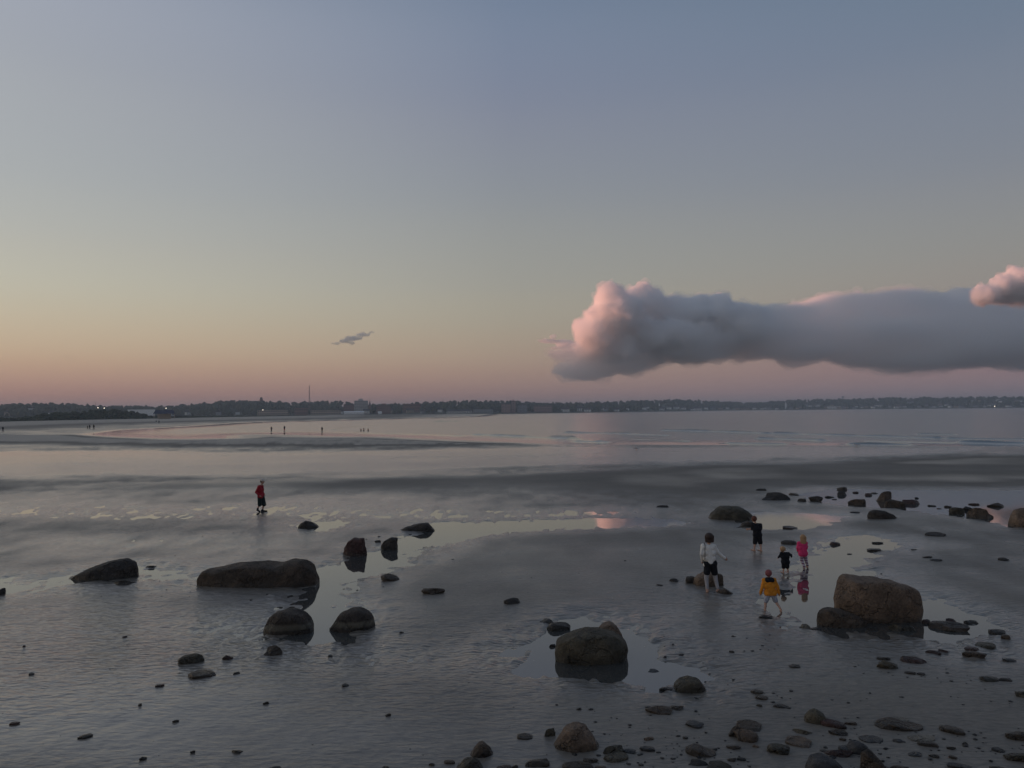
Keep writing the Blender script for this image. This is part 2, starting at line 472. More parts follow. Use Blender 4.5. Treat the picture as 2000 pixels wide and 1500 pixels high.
BANK = GP([(2600, 878), (2000, 888), (1850, 893), (1700, 900), (1500, 906), (1300, 912), (1100, 922), (900, 930), (600, 936), (300, 944), (100, 950), (300, 962), (600, 966),
           (900, 962), (1200, 966), (1400, 972), (1480, 962), (1600, 954), (2000, 955), (2600, 950)])
TONGUE = GP([(2500, 1020), (2000, 1036), (1900, 1015), (1750, 1008), (1630, 1020), (1600, 1035), (1690, 1046), (1760, 1060), (1720, 1085), (1690, 1120), (1780, 1125), (1840, 1190), (1920, 1215), (2500, 1230)])
CENTRE = GP([(800, 1110), (900, 1064), (1040, 1045), (1200, 1036), (1350, 1034), (1440, 1050), (1470, 1090), (1420, 1120), (1360, 1150), (1250, 1200), (1150, 1212), (1000, 1220), (820, 1260), (720, 1220), (720, 1160)])

def sand_height(x, y):
    """height of the sand, its wetness and how rippled it is"""
    rr = np.hypot(x, y)
    u, v = project(x, y, np.zeros_like(x))
    u = np.where(np.isfinite(u), u, 5000.0); v = np.where(np.isfinite(v), v, 3000.0)
    u = np.clip(u, -3000, 5000); v = np.clip(v, 700, 3000)
    sea = poly_sd(x, y, SEA)
    n8 = fbm(x / 9, y / 9, o=3, seed=3) - 0.5
    n2 = fbm(x / 1.6, y / 1.1, o=3, seed=9) - 0.5
    nf = fbm(x / 0.28, y / 0.42, o=2, seed=21) - 0.5
    near = sstep(110, 45, rr)
    h = 0.058 + 0.05 * n8 * near + 0.02 * n2 * near
    wet = 0.62 + 0.5 * n8
    # broad flats full of a film of water, drier banks
    flats = sstep(0, 10, -poly_sd(x, y, GP([(-700, 872), (0, 875), (230, 879), (600, 880), (800, 878), (1000, 873), (1100, 870), (1700, 872), (2100, 876), (1700, 899), (1400, 908), (1100, 918), (900, 926), (600, 932), (300, 940), (0, 946), (-700, 945)])))
    wet = wet + flats * (0.42 + 0.7 * (fbm(x / 24, y / 5, o=3, seed=31) - 0.5))
    bank = sstep(-2, 6, -poly_sd(x, y, BANK))
    wet = wet - 0.46 * bank * sstep(300, 1500, u) - 0.2 * bank * (1 - sstep(300, 1500, u)); h = h + 0.10 * bank
    spit_sd = poly_sd(x, y, SPIT)
    spit = sstep(-1, 14, -spit_sd)
    h = h + 0.55 * spit * sstep(1400, 600, u); wet = wet - 0.9 * spit
    ctr = sstep(-0.5, 2.0, -poly_sd(x, y, CENTRE)); h = h + 0.05 * ctr; wet = wet - 0.08 * ctr
    ton = sstep(-0.5, 2.0, -poly_sd(x, y, TONGUE)); h = h + 0.045 * ton; wet = wet - 0.10 * ton
    # glossy rippled flats west of the boulders
    g = lambda u0, v0, su, sv: np.exp(-((u - u0) / su) ** 2 - ((v - v0) / sv) ** 2)
    wet = wet + 0.30 * g(120, 1260, 330, 90) + 0.2 * g(450, 1000, 600, 16) + 0.32 * g(120, 1400, 420, 130) + 0.1 * g(600, 1300, 400, 50) - 0.22 * g(1500, 1400, 800, 170)
    # upper beach beyond the wash, dry
    dry = sstep(15, 110, sea) * sstep(165, 240, rr) * sstep(1000, 600, u)
    wet = np.where(rr > 165, wet * (1 - 0.96 * dry), wet)
    h = h + dry * np.clip((rr - 200) / 350, 0, 1.4) * 0.8
    # sea bed and wash
    wash = sstep(10, 0, sea)
    wet = np.maximum(wet, 0.95 * wash * (rr > 90) * (1 - 0.8 * sstep(0, 6, -spit_sd) * sstep(3, 8, sea)))
    h = np.where(rr > 80, np.minimum(h, 0.004 + 0.03 * sea), h)
    h = np.maximum(h, -3.0)
    # tide pools
    edge = 0.05 * n2 + 0.12 * nf
    ripple = np.full_like(x, 0.55)
    for poly, depth in POOLS:
        px, py = np.array(poly).T
        bb = (x > px.min() - 4) & (x < px.max() + 4) & (y > py.min() - 4) & (y < py.max() + 4)
        sd = np.full_like(x, 9.0)
        sd[bb] = poly_sd(x[bb], y[bb], poly)
        k = sstep(1.5, -0.9, sd + .45 * n2)
        h = h * (1 - k) - depth * k + sstep(2.0, 0.2, sd) * sstep(-1.6, -0.3, sd) * edge
        halo = sstep(2.6, 0.0, sd)
        wet = wet + 0.28 * halo
        ripple = ripple + 0.35 * sstep(2.2, 0.4, sd)
    # puddled ripple fields: hollows between the ripples hold water
    pud = np.clip(1.1 * g(350, 1000, 620, 24) + 1.0 * g(470, 1232, 150, 34) + .8 * g(330, 1062, 330, 22) + .9 * g(1690, 1066, 110, 22) + .9 * g(1640, 1100, 40, 40)
                  + .8 * g(1905, 1272, 130, 46) + .8 * g(1290, 1338, 150, 18) + .8 * g(760, 1290, 260, 30) + .6 * g(100, 1160, 240, 14) + .8 * g(1000, 1004, 500, 10) + .9 * g(700, 1190, 40, 40) + .5 * g(1440, 1165, 60, 16), 0, 1)
    mid = fbm(x / .8, y / 1.7, o=3, seed=91) - 0.5
    lng = fbm(x / 6.0, y / 1.6, o=3, seed=95) - 0.5
    wet = wet + (.34 * mid + .22 * lng) * (.35 + .65 * sstep(14, 30, rr)) * sstep(170, 120, rr) * (1 - bank) * (1 - .6 * ctr)
    pud = pud * (1 - .9 * ctr) * (1 - .7 * ton)
    ps = np.clip(rr / 42.0, .45, 1.6)
    pn = fbm(x / (.30 * np.where(rr > 36, 1.0, .6)), y / np.where(rr > 36, 0.9, .34), o=2, seed=61) - 0.5
    pb = fbm(x / 4.5, y / 3.0, o=2, seed=63) - 0.5
    ph = 0.012 + 0.10 * pn + 0.035 * pb
    h = np.where(h > 0, h * (1 - pud) + pud * np.maximum(ph, -0.03), h)
    wet = wet + .2 * pud
    h = h + 0.014 * nf * sstep(40, 18, rr)
    ripple = ripple + 0.35 * g(150, 1250, 330, 80) + 0.45 * g(700, 1310, 450, 50) + 0.3 * g(1300, 1330, 200, 40) + 0.35 * g(1850, 1260, 200, 60) + 0.45 * g(350, 1015, 500, 26) - 0.45 * g(500, 1450, 1000, 60)
    ripple = ripple * (0.25 + 1.5 * fbm(x / 5, y / 3.5, o=2, seed=77))
    ripple = ripple * sstep(130, 60, rr) + 0.10
    ripple = ripple * (1 - 0.6 * ctr) * (1 - 0.85 * bank)
    return h, np.clip(wet, 0, 1), np.clip(ripple, 0.02, 1.4)

dy = np.concatenate([[2600, 1600, 1200, 1000], np.arange(860, 24, -1.3)])
radii = 5.05 * 797.2 / dy
radii = np.concatenate([[0.4], radii, np.geomspace(radii[-1] * 1.012, 420, 46), np.geomspace(440, 6000, 34)])
az = np.concatenate([np.arange(-40, 40, 0.112), np.arange(40, 320, 4.0)])
rr_, aa = np.meshgrid(radii, np.radians(az), indexing='ij')
gx, gy = rr_ * np.sin(aa), rr_ * np.cos(aa)
hz, wet_, rip_ = sand_height(gx.ravel(), gy.ravel())
me = grid_mesh('beach_sand', gx, gy, hz.reshape(gx.shape), closed=True)
me.flip_normals()
add_attr(me, 'wet', wet_); add_attr(me, 'ripple', rip_)
beach = tag(link_mesh('beach_sand', me, 'sand'), 'wide wet grey tidal sand flat with banks and pools', 'beach', kind='structure')
def ground_z(x, y):
    h, _, _ = sand_height(np.array([x], float), np.array([y], float))
    return float(h[0])
def GS(u, v):
    """the place on the real sand (or pool) surface seen at a pixel"""
    z = 0.0
    for _ in range(2):
        p = G(u, v, z)
        z = max(ground_z(p[0], p[1]), 0.0)
    return p, z

# water: one level sheet that fills the hollows of the sand and makes the bay
WAVES = [  # crest lines, height
    ([(930, 849), (980, 851), (1030, 853), (1080, 856), (1120, 857.5), (1170, 863)], 0.26),
    ([(1080, 855), (1100, 855.5), (1118, 856.5)], 0.28),
    ([(1110, 845), (1210, 847.5), (1300, 851)], 0.24),
    ([(1300, 841), (1350, 842), (1420, 844), (1500, 847)], 0.26),
    ([(1490, 857), (1550, 858.5), (1607, 861)], 0.22),
    ([(1520, 847), (1640, 850.5), (1720, 852.5), (1830, 856)], 0.28),
    ([(1670, 868), (1770, 869)], 0.20),
    ([(1430, 866), (1530, 867.5)], 0.16),
    ([(1860, 857), (2000, 859), (2100, 861)], 0.22), ([(1880, 864), (1950, 866), (2100, 869)], 0.28),
    ([(1130, 862), (1180, 863.5)], 0.2), ([(1240, 858), (1340, 862)], 0.12), ([(1700, 862), (1850, 865)], 0.14),
    ([(850, 823.5), (900, 823)], 0.3), ([(1800, 848), (1860, 849)], 0.2),
    ([(652, 839.5), (670, 835), (720, 831.5), (800, 828), (900, 825)], 0.12), ([(660, 843), (720, 846), (800, 848), (900, 851)], 0.10),
]
wr = np.concatenate([np.linspace(4, 94, 19), np.arange(95, 260, 0.55), np.geomspace(262, 420, 50), np.geomspace(430, 60000, 60)])
waz = np.concatenate([np.arange(-42, 46, 0.16), np.arange(46, 318, 4.0)])
wrr, waa = np.meshgrid(wr, np.radians(waz), indexing='ij')
wx, wy = (wrr * np.sin(waa)), (wrr * np.cos(waa))
fx, fy = wx.ravel(), wy.ravel()
s_sd = poly_sd(fx, fy, SEA)
wz, foam_, crest_ = np.zeros_like(fx), np.zeros_like(fx), np.zeros_like(fx)
act = (np.hypot(fx, fy) > 94) & (np.hypot(fx, fy) < 420) & (s_sd < 4)
ax_, ay_ = fx[act], fy[act]
wob = 3.0 * (fbm(ax_ / 14, ay_ / 14, o=2, seed=5) - 0.5)
zz, fo, cr_ = np.zeros_like(ax_), np.zeros_like(ax_), np.zeros_like(ax_)
for pts, hgt in WAVES:
    gp = GP(pts)
    d = line_d(ax_, ay_ + wob, gp)
    k = np.exp(-(d / 1.0) ** 2)
    brk = 0.55 + 0.9 * (fbm(ax_ / 6, ay_ / 9, o=2, seed=int(hgt * 100)) - 0.35)
    zz = np.maximum(zz, 1.9 * hgt * k * np.clip(brk, 0, 1.2))
    cr_ = np.maximum(cr_, np.clip(1.4 * k * np.clip(brk, 0, 1), 0, 1))  # mask for the dark tone painted along the wave faces
    fo = np.maximum(fo, np.exp(-((d - 2.6) / 1.3) ** 2) * (hgt > 0.22) * np.clip(brk - 0.35, 0, 1))
zz += 0.05 * (fbm(ax_ / 5, ay_ / 2.2, o=2, seed=8) - 0.5) * sstep(0, -12, s_sd[act])
edge_l = np.exp(-((s_sd[act] + 0.3) / 0.8) ** 2) * 0.55
fo = np.maximum(fo, edge_l * fbm(ax_ / 9, ay_ / 9, o=2, seed=2))
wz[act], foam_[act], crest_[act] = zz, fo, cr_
me = grid_mesh('sea', wx, wy, wz.reshape(wx.shape), closed=True)
me.flip_normals()
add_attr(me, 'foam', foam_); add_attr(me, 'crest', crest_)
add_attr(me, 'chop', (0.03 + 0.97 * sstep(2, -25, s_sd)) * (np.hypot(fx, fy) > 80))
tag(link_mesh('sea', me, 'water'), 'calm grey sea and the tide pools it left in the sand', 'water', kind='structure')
# ------------------------------------------------------------------ clouds (real volumes some 15 km away)
def ico(sub):
    bm = bmesh.new(); bmesh.ops.create_icosphere(bm, subdivisions=sub, radius=1.0)
    v = np.array([p.co[:] for p in bm.verts]); f = np.array([[q.index for q in p.verts] for p in bm.faces]); bm.free()
    return v, f
ICO = {k: ico(k) for k in (1, 2, 3, 4)}
def merged(name, verts, faces):
    v = np.concatenate(verts); off = np.cumsum([0] + [len(a) for a in verts[:-1]])
    f = np.concatenate([q + o for q, o in zip(faces, off)])
    me = bpy.data.meshes.new(name)
    me.vertices.add(len(v)); me.vertices.foreach_set('co', v.astype(np.float32).ravel())
    me.loops.add(f.size); me.loops.foreach_set('vertex_index', f.astype(np.int32).ravel())
    me.polygons.add(len(f)); me.polygons.foreach_set('loop_start', (np.arange(len(f)) * 3).astype(np.int32))
    me.update(calc_edges=True)
    return me
def remeshed(me, voxel, smooth=0):
    o = bpy.data.objects.new('tmp', me); C.objects.link(o)
    md = o.modifiers.new('r', 'REMESH'); md.mode = 'VOXEL'; md.voxel_size = voxel
    if smooth:
        s = o.modifiers.new('s', 'SMOOTH'); s.iterations = smooth; s.factor = 0.5
    dg = bpy.context.evaluated_depsgraph_get()
    out = bpy.data.meshes.new_from_object(o.evaluated_get(dg))
    bpy.data.objects.remove(o); bpy.data.meshes.remove(me)
    return out
def make_cloud(name, label, puffs, voxel, amp, scale, dens, seed, stretch=(1, 1, 1), CLOUD_Y=15000.0):
    """puffs: (u, v, ru, rv, depth in m, shift in m, bumps); a bulging body with bumps on bumps, filled with fog"""
    k = CLOUD_Y / F_PX
    rg = np.random.default_rng(seed)
    iv, if_ = ICO[3]
    vs_ = []
    for u, v, ru, rv, ry, sh, nb in puffs:
        c, r = np.array(at_depth(u, v, CLOUD_Y + sh)), np.array((ru * k, ry, rv * k))
        vs_.append(iv * r + c)
        for _ in range(nb):                          # smaller heads budding from the upper sides
            n = rg.normal(size=3); n[2] = abs(n[2]) * .9 - .15; n[1] -= .5; n /= np.linalg.norm(n)
            q = min(r[0], r[2]) * rg.uniform(.2, .42)
            vs_.append(iv * q * np.array((1.1, 1.1, .95)) + c + n * r * rg.uniform(.82, 1.0))
    me = remeshed(merged(name, vs_, [if_] * len(vs_)), voxel, 1)
    for it, (a_, s_) in enumerate(((amp, scale), (amp * .5, scale * .4), (amp * .28, scale * .17))):
        n = len(me.vertices)
        co, no = np.zeros(n * 3, np.float32), np.zeros(n * 3, np.float32)
        me.vertices.foreach_get('co', co); me.vertices.foreach_get('normal', no)
        co, no = co.reshape(-1, 3).astype(float), no.reshape(-1, 3)
        q = co / s_ * np.array(stretch)
        b_ = np.abs(2 * fbm(q[:, 0], q[:, 1], q[:, 2], o=2, seed=seed + it * 5) - 1)
        co = co + no * ((b_ * 2.6 - .45) * a_)[:, None]
        me.vertices.foreach_set('co', co.astype(np.float32).ravel()); me.update()
        me = remeshed(me, voxel)
    def fog(nm, d_):
        m = bpy.data.materials.new(nm); m.use_nodes = True
        nt = m.node_tree; nt.nodes.clear(); t = NT(nt)
        vol = t.n('ShaderNodeVolumePrincipled')
        vol.inputs['Color'].default_value = (0.999, 0.999, 0.999, 1)
        vol.inputs['Density'].default_value = d_
        o_ = t.n('ShaderNodeOutputMaterial'); nt.links.new(vol.outputs[0], o_.inputs['Volume'])
        MATS[nm] = m
    fog(name, dens); fog(name + '_fringe', dens * .3)
    # thinner ragged fringe round the dense body
    fr = me.copy()
    n = len(fr.vertices)
    co, no = np.zeros(n * 3, np.float32), np.zeros(n * 3, np.float32)
    fr.vertices.foreach_get('co', co); fr.vertices.foreach_get('normal', no)
    co, no = co.reshape(-1, 3).astype(float), no.reshape(-1, 3)
    q = co / (scale * .3) * np.array(stretch)
    k2 = fbm(q[:, 0], q[:, 1], q[:, 2], o=3, seed=seed + 60)
    co = co + no * (amp * (2.6 * (k2 - .36)))[:, None]
    fr.vertices.foreach_set('co', co.astype(np.float32).ravel()); fr.update()
    fr = remeshed(fr, voxel * 1.05)
    root = tag(link_mesh(name, me, name), label, 'cloud', kind='structure')
    link_mesh('fringe', fr, name + '_fringe', root)
    return root
make_cloud('cloud_tower', 'towering cloud head with pink-lit crown at the end of the bank', [
    (1205, 617, 54, 42, 500, -350, 18), (1190, 588, 24, 26, 260, -450, 14), (1256, 596, 36, 34, 400, -100, 14), (1250, 572, 18, 12, 180, -150, 6),
    (1160, 648, 36, 34, 420, -350, 14), (1175, 622, 28, 30, 300, -450, 12), (1320, 620, 60, 38, 600, 100, 10), (1380, 618, 60, 36, 600, 200, 10), (1300, 655, 110, 34, 700, 0, 5),
    (1440, 632, 70, 36, 700, 200, 6), (1185, 680, 60, 22, 450, -200, 6)], 24.0, 90.0, 300.0, 0.009, 1, (1, 1, 1.15))
make_cloud('cloud_bank', 'long flat blue-grey cloud bank stretching over the bay', [
    (1480, 655, 150, 36, 900, 300, 0), (1500, 632, 110, 30, 700, 300, 2), (1340, 672, 150, 24, 800, 100, 0), (1148, 727, 62, 16, 450, 0, 2), (1210, 703, 95, 20, 600, 0, 0), (1330, 692, 110, 14, 700, 100, 0),
    (1120, 690, 50, 11, 300, 0, 2),
    (1570, 600, 55, 10, 400, 700, 2), (1640, 608, 90, 28, 800, 600, 2), (1760, 603, 130, 34, 900, 600, 0), (1880, 608, 130, 40, 900, 600, 0), (2010, 628, 130, 46, 1000, 500, 0),
    (1700, 660, 190, 42, 1000, 400, 0), (1880, 668, 200, 52, 1100, 400, 0), (2040, 682, 170, 36, 1100, 400, 0), (2180, 650, 160, 54, 1100, 500, 0),
    (1600, 682, 190, 22, 800, 300, 0), (1790, 702, 180, 18, 800, 300, 0), (2330, 660, 130, 50, 1100, 500, 0), (1640, 642, 130, 26, 700, 300, 0), (1800, 640, 160, 28, 700, 300, 0)], 30.0, 105.0, 560.0, 0.0026, 3, (.5, .5, 2.1))
make_cloud('cloud_wisp', 'thin ragged wisp trailing off the towering cloud head', [
    (1088, 667, 36, 3.6, 120, 0, 10), (1064, 664, 20, 2.0, 60, 0, 7), (1114, 673, 30, 5, 150, 0, 7), (1080, 657, 9, 2.2, 50, 0, 5), (1100, 680, 26, 3, 90, 0, 5)], 11.0, 20.0, 110.0, 0.007, 9, (.7, .7, 1.3))
make_cloud('sunlit_cloud', 'small pink cumulus head rising above the grey cloud bank', [
    (1928, 577, 24, 15, 160, 0, 12), (1958, 564, 22, 20, 170, 0, 12), (1986, 552, 20, 18, 170, 0, 12), (2020, 556, 30, 24, 190, 0, 12), (2070, 570, 44, 30, 240, 0, 10), (1990, 578, 60, 13, 200, 60, 8)], 13.0, 46.0, 150.0, 0.024, 4, CLOUD_Y=9000.0)
make_cloud('cloud_scrap', 'thin torn mauve scrap of cloud alone above the town', [
    (690, 661, 19, 4, 60, 0, 10), (674, 666, 13, 3.6, 50, 0, 9), (710, 654, 15, 3, 50, 0, 8), (657, 671, 8, 1.6, 30, 0, 5), (726, 649, 7, 1.3, 30, 0, 4), (684, 670, 8, 1.2, 30, 0, 4)], 6.0, 13.0, 60.0, 0.011, 7, CLOUD_Y=9000.0)

# ------------------------------------------------------------------ far shore: hills, woods, town
SHORE = ([-1400, -600, 0, 300, 600, 960, 1100, 1200, 1440, 1700, 2000, 2400, 3200], [1500, 1450, 1500, 1550, 1600, 1620, 1720, 1920, 2870, 2960, 2970, 3000, 3000])
SKY_U = [-1400, -300, 0, 60, 120, 170, 230, 290, 350, 395, 420, 470, 520, 600, 650, 690, 740, 790, 850, 900, 970, 1040, 1100, 1180, 1250, 1330, 1400, 1470, 1540, 1600, 1680, 1760, 1850, 1920, 2000, 2300, 3200]
SKY_V = [796, 793, 792, 791, 790.5, 794, 795.5, 796, 794, 790, 786, 784, 785.5, 787, 785, 790, 792, 790, 786, 785, 784.5, 788, 789, 787, 784, 781.5, 784.5, 787.5, 782.5, 780, 779.5, 777, 777.5, 775.5, 775, 772, 772]
def hill_height(u, r):
    """ground height of the far land in column u at range r"""
    sh = np.interp(u, *SHORE)
    sky = np.interp(u, SKY_U, SKY_V)
    hor = 803.0 - 0.01 * (u - 1000.0)
    tree = 9.0
    back = np.clip((r - sh) / 620.0, 0, 1.3)
    top = CAM_H + (hor - sky) * (sh + 560.0) * np.cos(np.arctan2(u - 1000.0, F_PX)) / F_PX - tree
    top = np.maximum(top, 3.0)
    e = np.clip(back, 0, 1)
    e = e * e * (3 - 2 * e)
    return 1.6 + (top - 1.6) * e * np.where(back > 1, 1 - (back - 1) * 0.8, 1) + 1.2 * (vnoise(u / 37, r / 90, seed=4) - 0.5) * e
def u_of_az(a): return 1000 + F_PX * np.tan(a)
aa = np.radians(np.arange(-56, 54, 0.25))
off = np.array([-6, 0, 4, 20, 60, 110, 170, 240, 320, 400, 480, 560, 640, 740, 850, 1000, 1200, 1600])
A, O = np.meshgrid(aa, off)
U = u_of_az(A); Rg = np.interp(U, *SHORE) + O
Hh = hill_height(U, Rg)
Hh[0] = -1.0; Hh[-1] = 0.0
me = grid_mesh('far_shore_hills', Rg * np.sin(A), Rg * np.cos(A), Hh)
tag(link_mesh('far_shore_hills', me, 'hill_ground'), 'low dark wooded hills along the far side of the bay', 'hills', kind='structure')
def land(u, extra):
    """a place on the far land: column u, metres behind the shoreline"""
    r = float(np.interp(u, *SHORE)) + extra
    a = math.atan2(u - 1000.0, F_PX)
    return Vector((r * math.sin(a), r * math.cos(a), float(hill_height(np.float64(u), np.float64(r))))), a, r

rnd = random.Random(11)
# buildings ------------------------------------------------------
def far_block(name, label, u0, u1, vt, vb, extra, wall, roof='roof_dark', deep=16.0, floors=0, cols=0, cat='building', group=None, stack=None, gable=0.0):
    """a building seen at columns u0..u1 with its roof line at vt, standing on the far land"""
    uc = (u0 + u1) / 2
    p, a, r = land(uc, extra)
    k = r / F_PX
    w = (u1 - u0) * k
    top = at_range(uc, vt, r).z
    h = max(top - p.z, 3.0)
    e = empty(name, p, -a)
    link_mesh('wall', box_mesh('wall', -w / 2, w / 2, 0, deep, -6, h - gable), wall, e, False)
    if gable:
        v = [(-w / 2 - .4, -.4, h - gable), (w / 2 + .4, -.4, h - gable), (w / 2 + .4, deep + .4, h - gable), (-w / 2 - .4, deep + .4, h - gable), (-w / 2 - .4, deep / 2, h), (w / 2 + .4, deep / 2, h)]
        pydata('roof', v, [(0, 1, 5, 4), (2, 3, 4, 5), (0, 4, 3), (1, 2, 5), (0, 3, 2, 1)], roof, e, False)
    else:
        link_mesh('roof', box_mesh('roof', -w / 2 - .3, w / 2 + .3, -.3, deep + .3, h, h + 0.7), roof, e, False)
    if stack:
        for x0, x1, hh in stack:
            link_mesh('roof_room', box_mesh('roof_room', -w / 2 + x0 * w, -w / 2 + x1 * w, 3, deep - 3, h + .7, h + hh), wall, e, False)
    if floors:
        cw, fh = w / cols, (h - gable) / floors
        wm = box_mesh('window', -cw * 0.28, cw * 0.28, -0.12, 0.06, 0, fh * 0.5)
        wm.materials.append(MATS['window_dark'])
        for i in range(cols):
            for j in range(floors):
                o = link_mesh('window', wm, None, e, False)
                o.location = (-w / 2 + (i + .5) * cw, 0, (j + .3) * fh)
    return tag(e, label, cat, group)
far_block('tower_block', 'tall white flat-topped tower block rising above the trees', 692, 718, 783, 800, 150, 'tower_white', 'house_grey', 22, 8, 7, stack=[(0.3, 0.62, 4.5)])
far_block('brick_block', 'dark low brick block beside the white tower block', 671, 690.5, 790.5, 800, 160, 'brick_red', deep=18, floors=4, cols=5)
far_block('office_block', 'brown flat-roofed office block with a raised roof room', 736, 762, 792, 806, 60, 'brick_red', deep=20, floors=4, cols=7, stack=[(0.35, 0.7, 4.0)])
far_block('flat_roof_block', 'long dark flat-roofed block among the trees', 787, 822, 789.5, 800, 160, 'brick_red', deep=20, floors=3, cols=9)
far_block('beach_shed', 'long white shed with dark roof on the far shore', 872, 920, 799.5, 807.5, 12, 'house_white', 'roof_dark', 16, 1, 10, gable=4.0)
far_block('marquee', 'long pale low marquee on the far beach', 672, 710, 803, 808, 6, 'house_white', 'house_white', 12, gable=2.2, cat='tent')
far_block('beach_tent', 'small bright white tent on the far beach', 738, 745, 803.5, 808, 6, 'house_white', 'house_white', 6, gable=2.4, cat='tent')
far_block('apartment_tower', 'slim pink apartment tower at the water beyond the bay', 998, 1007, 783.5, 807, 18, 'brick_pink', deep=12, floors=9, cols=3, stack=[(0.3, 0.6, 3.4)])
far_block('apartment_slab', 'pinkish apartment slab joined to the slim tower', 979, 997, 789, 807, 22, 'brick_pink', deep=14, floors=6, cols=6)
far_block('apartment_slab', 'grey apartment slab with a flat roof beside the pink tower', 1009, 1029, 790.5, 806, 24, 'house_grey', deep=14, floors=5, cols=7)
far_block('school_block', 'wide low brick school building near the pink apartments', 1042, 1078, 792.5, 804.5, 40, 'brick_pink', 'roof_dark', 20, 3, 12)
far_block('warehouse', 'pale grey warehouse wall beyond the dune', 254, 298, 800, 811, 8, 'house_white', 'house_grey', 20)
far_block('warehouse', 'brown stepped warehouse below the radio mast', 576, 600, 797, 808, 30, 'brick_red', deep=18, floors=2, cols=6)
far_block('row_building', 'long brown two-storey row below the stone tower', 505, 560, 801, 809, 14, 'house_tan', 'roof_dark', 14, 2, 14)
far_block('row_building', 'long low tan row between the mast and the white tower', 608, 664, 801, 808, 14, 'house_tan', 'roof_dark', 14, 2, 12)
far_block('row_building', 'low grey seafront row beside the white shed', 924, 962, 799, 807.5, 14, 'house_grey', 'roof_dark', 12, 2, 10)
far_block('hotel_block', 'long pale seafront block below the eastern houses', 1617, 1640, 793, 798.5, 10, 'house_white', 'roof_dark', 14, 2, 8)
def spire(name, label, u, vt, vb, extra, wall, half, cat='church'):
    p, a, r = land(u, extra)
    h = at_range(u, vt, r).z - p.z
    e = empty(name, p, -a)
    link_mesh('tower', box_mesh('tower', -half, half, -half, half, -5, h * 0.55), wall, e, False)
    v = [(-half, -half, h * .55), (half, -half, h * .55), (half, half, h * .55), (-half, half, h * .55), (0, 0, h)]
    pydata('spire', v, [(0, 1, 4), (1, 2, 4), (2, 3, 4), (3, 0, 4)], wall if wall == 'house_white' else 'roof_dark', e, False)
    link_mesh('nave', box_mesh('nave', half, half + 14, -4, 4, -5, h * .28), wall, e, False)
    return tag(e, label, cat)
spire('church', 'dark pointed church spire beside the white tower block', 722, 779.5, 800, 140, 'brick_red', 2.2)
spire('church', 'small white church spire below the rounded hill', 1287, 785, 800, 120, 'house_white', 2.0)
spire('church', 'white steeple above the eastern seafront houses', 1534, 784, 800, 90, 'house_white', 3.0)
# stone tower on the ridge
p, a, r = land(510, 540)
e = empty('stone_tower', p, -a)
def lathe(name, prof, mat, parent, seg=14, loc=(0, 0, 0)):
    v, f = [], []
    for rr2, zz2 in prof:
        for i in range(seg):
            q = 2 * math.pi * i / seg
            v.append((loc[0] + rr2 * math.cos(q), loc[1] + rr2 * math.sin(q), loc[2] + zz2))
    for j in range(len(prof) - 1):
        for i in range(seg):
            f.append((j * seg + i, j * seg + (i + 1) % seg, (j + 1) * seg + (i + 1) % seg, (j + 1) * seg + i))
    return pydata(name, v, f, mat, parent)
th = at_range(510, 775.5, r).z - p.z
lathe('shaft', [(4.4, -4), (4.0, th * .55), (4.6, th * .6), (4.6, th * .72)], 'brick_red', e)
lathe('lantern', [(3.3, th * .72), (3.2, th * .86), (3.6, th * .87), (0.1, th)], 'roof_dark', e)
tag(e, 'dark stone lookout tower standing on the wooded ridge', 'tower')
# radio mast
p, a, r = land(604, 120)
e = empty('radio_mast', p, -a)
mh = at_range(604, 751.5, r).z - p.z
def bar(p0, p1, rad, seg=5):
    p0, p1 = Vector(p0), Vector(p1)
    q = (p1 - p0).to_track_quat('Z', 'Y')
    v = [tuple(b + q @ Vector((rad * math.cos(2 * math.pi * i / seg), rad * math.sin(2 * math.pi * i / seg), 0))) for b in (p0, p1) for i in range(seg)]
    f = [(i, (i + 1) % seg, seg + (i + 1) % seg, seg + i) for i in range(seg)] + [tuple(range(seg))[::-1], tuple(range(seg, 2 * seg))]
    return v, f
def bars(name, lst, rad, mat, parent):
    v, f = [], []
    for p0, p1 in lst:
        a_, b_ = bar(p0, p1, rad); n0 = len(v); v += a_; f += [tuple(i + n0 for i in q) for q in b_]
    return pydata(name, v, f, mat, parent, False)
base = [(2.1 * math.cos(q), 2.1 * math.sin(q)) for q in (0.5, 2.6, 4.7)]
for bx, by in base:
    bars('leg', [((bx, by, -3), (bx * .3, by * .3, mh * .93))], 0.22, 'mast_steel', e)
br = []
for j in range(12):
    z0, z1 = mh * .93 * j / 12, mh * .93 * (j + 1) / 12
    s0, s1 = 1 - .7 * j / 12, 1 - .7 * (j + 1) / 12
    for i in range(3):
        b0, b1 = base[i], base[(i + 1) % 3]
        br += [((b0[0] * s0, b0[1] * s0, z0), (b1[0] * s1, b1[1] * s1, z1)), ((b0[0] * s1, b0[1] * s1, z1), (b1[0] * s1, b1[1] * s1, z1))]
bars('bracing', br, 0.12, 'mast_steel', e)
bars('antenna', [((0, 0, mh * .9), (0, 0, mh)), ((-1.6, 0, mh * .95), (1.6, 0, mh * .95))], 0.28, 'mast_steel', e)
tag(e, 'tall thin lattice radio mast rising behind the town', 'mast')
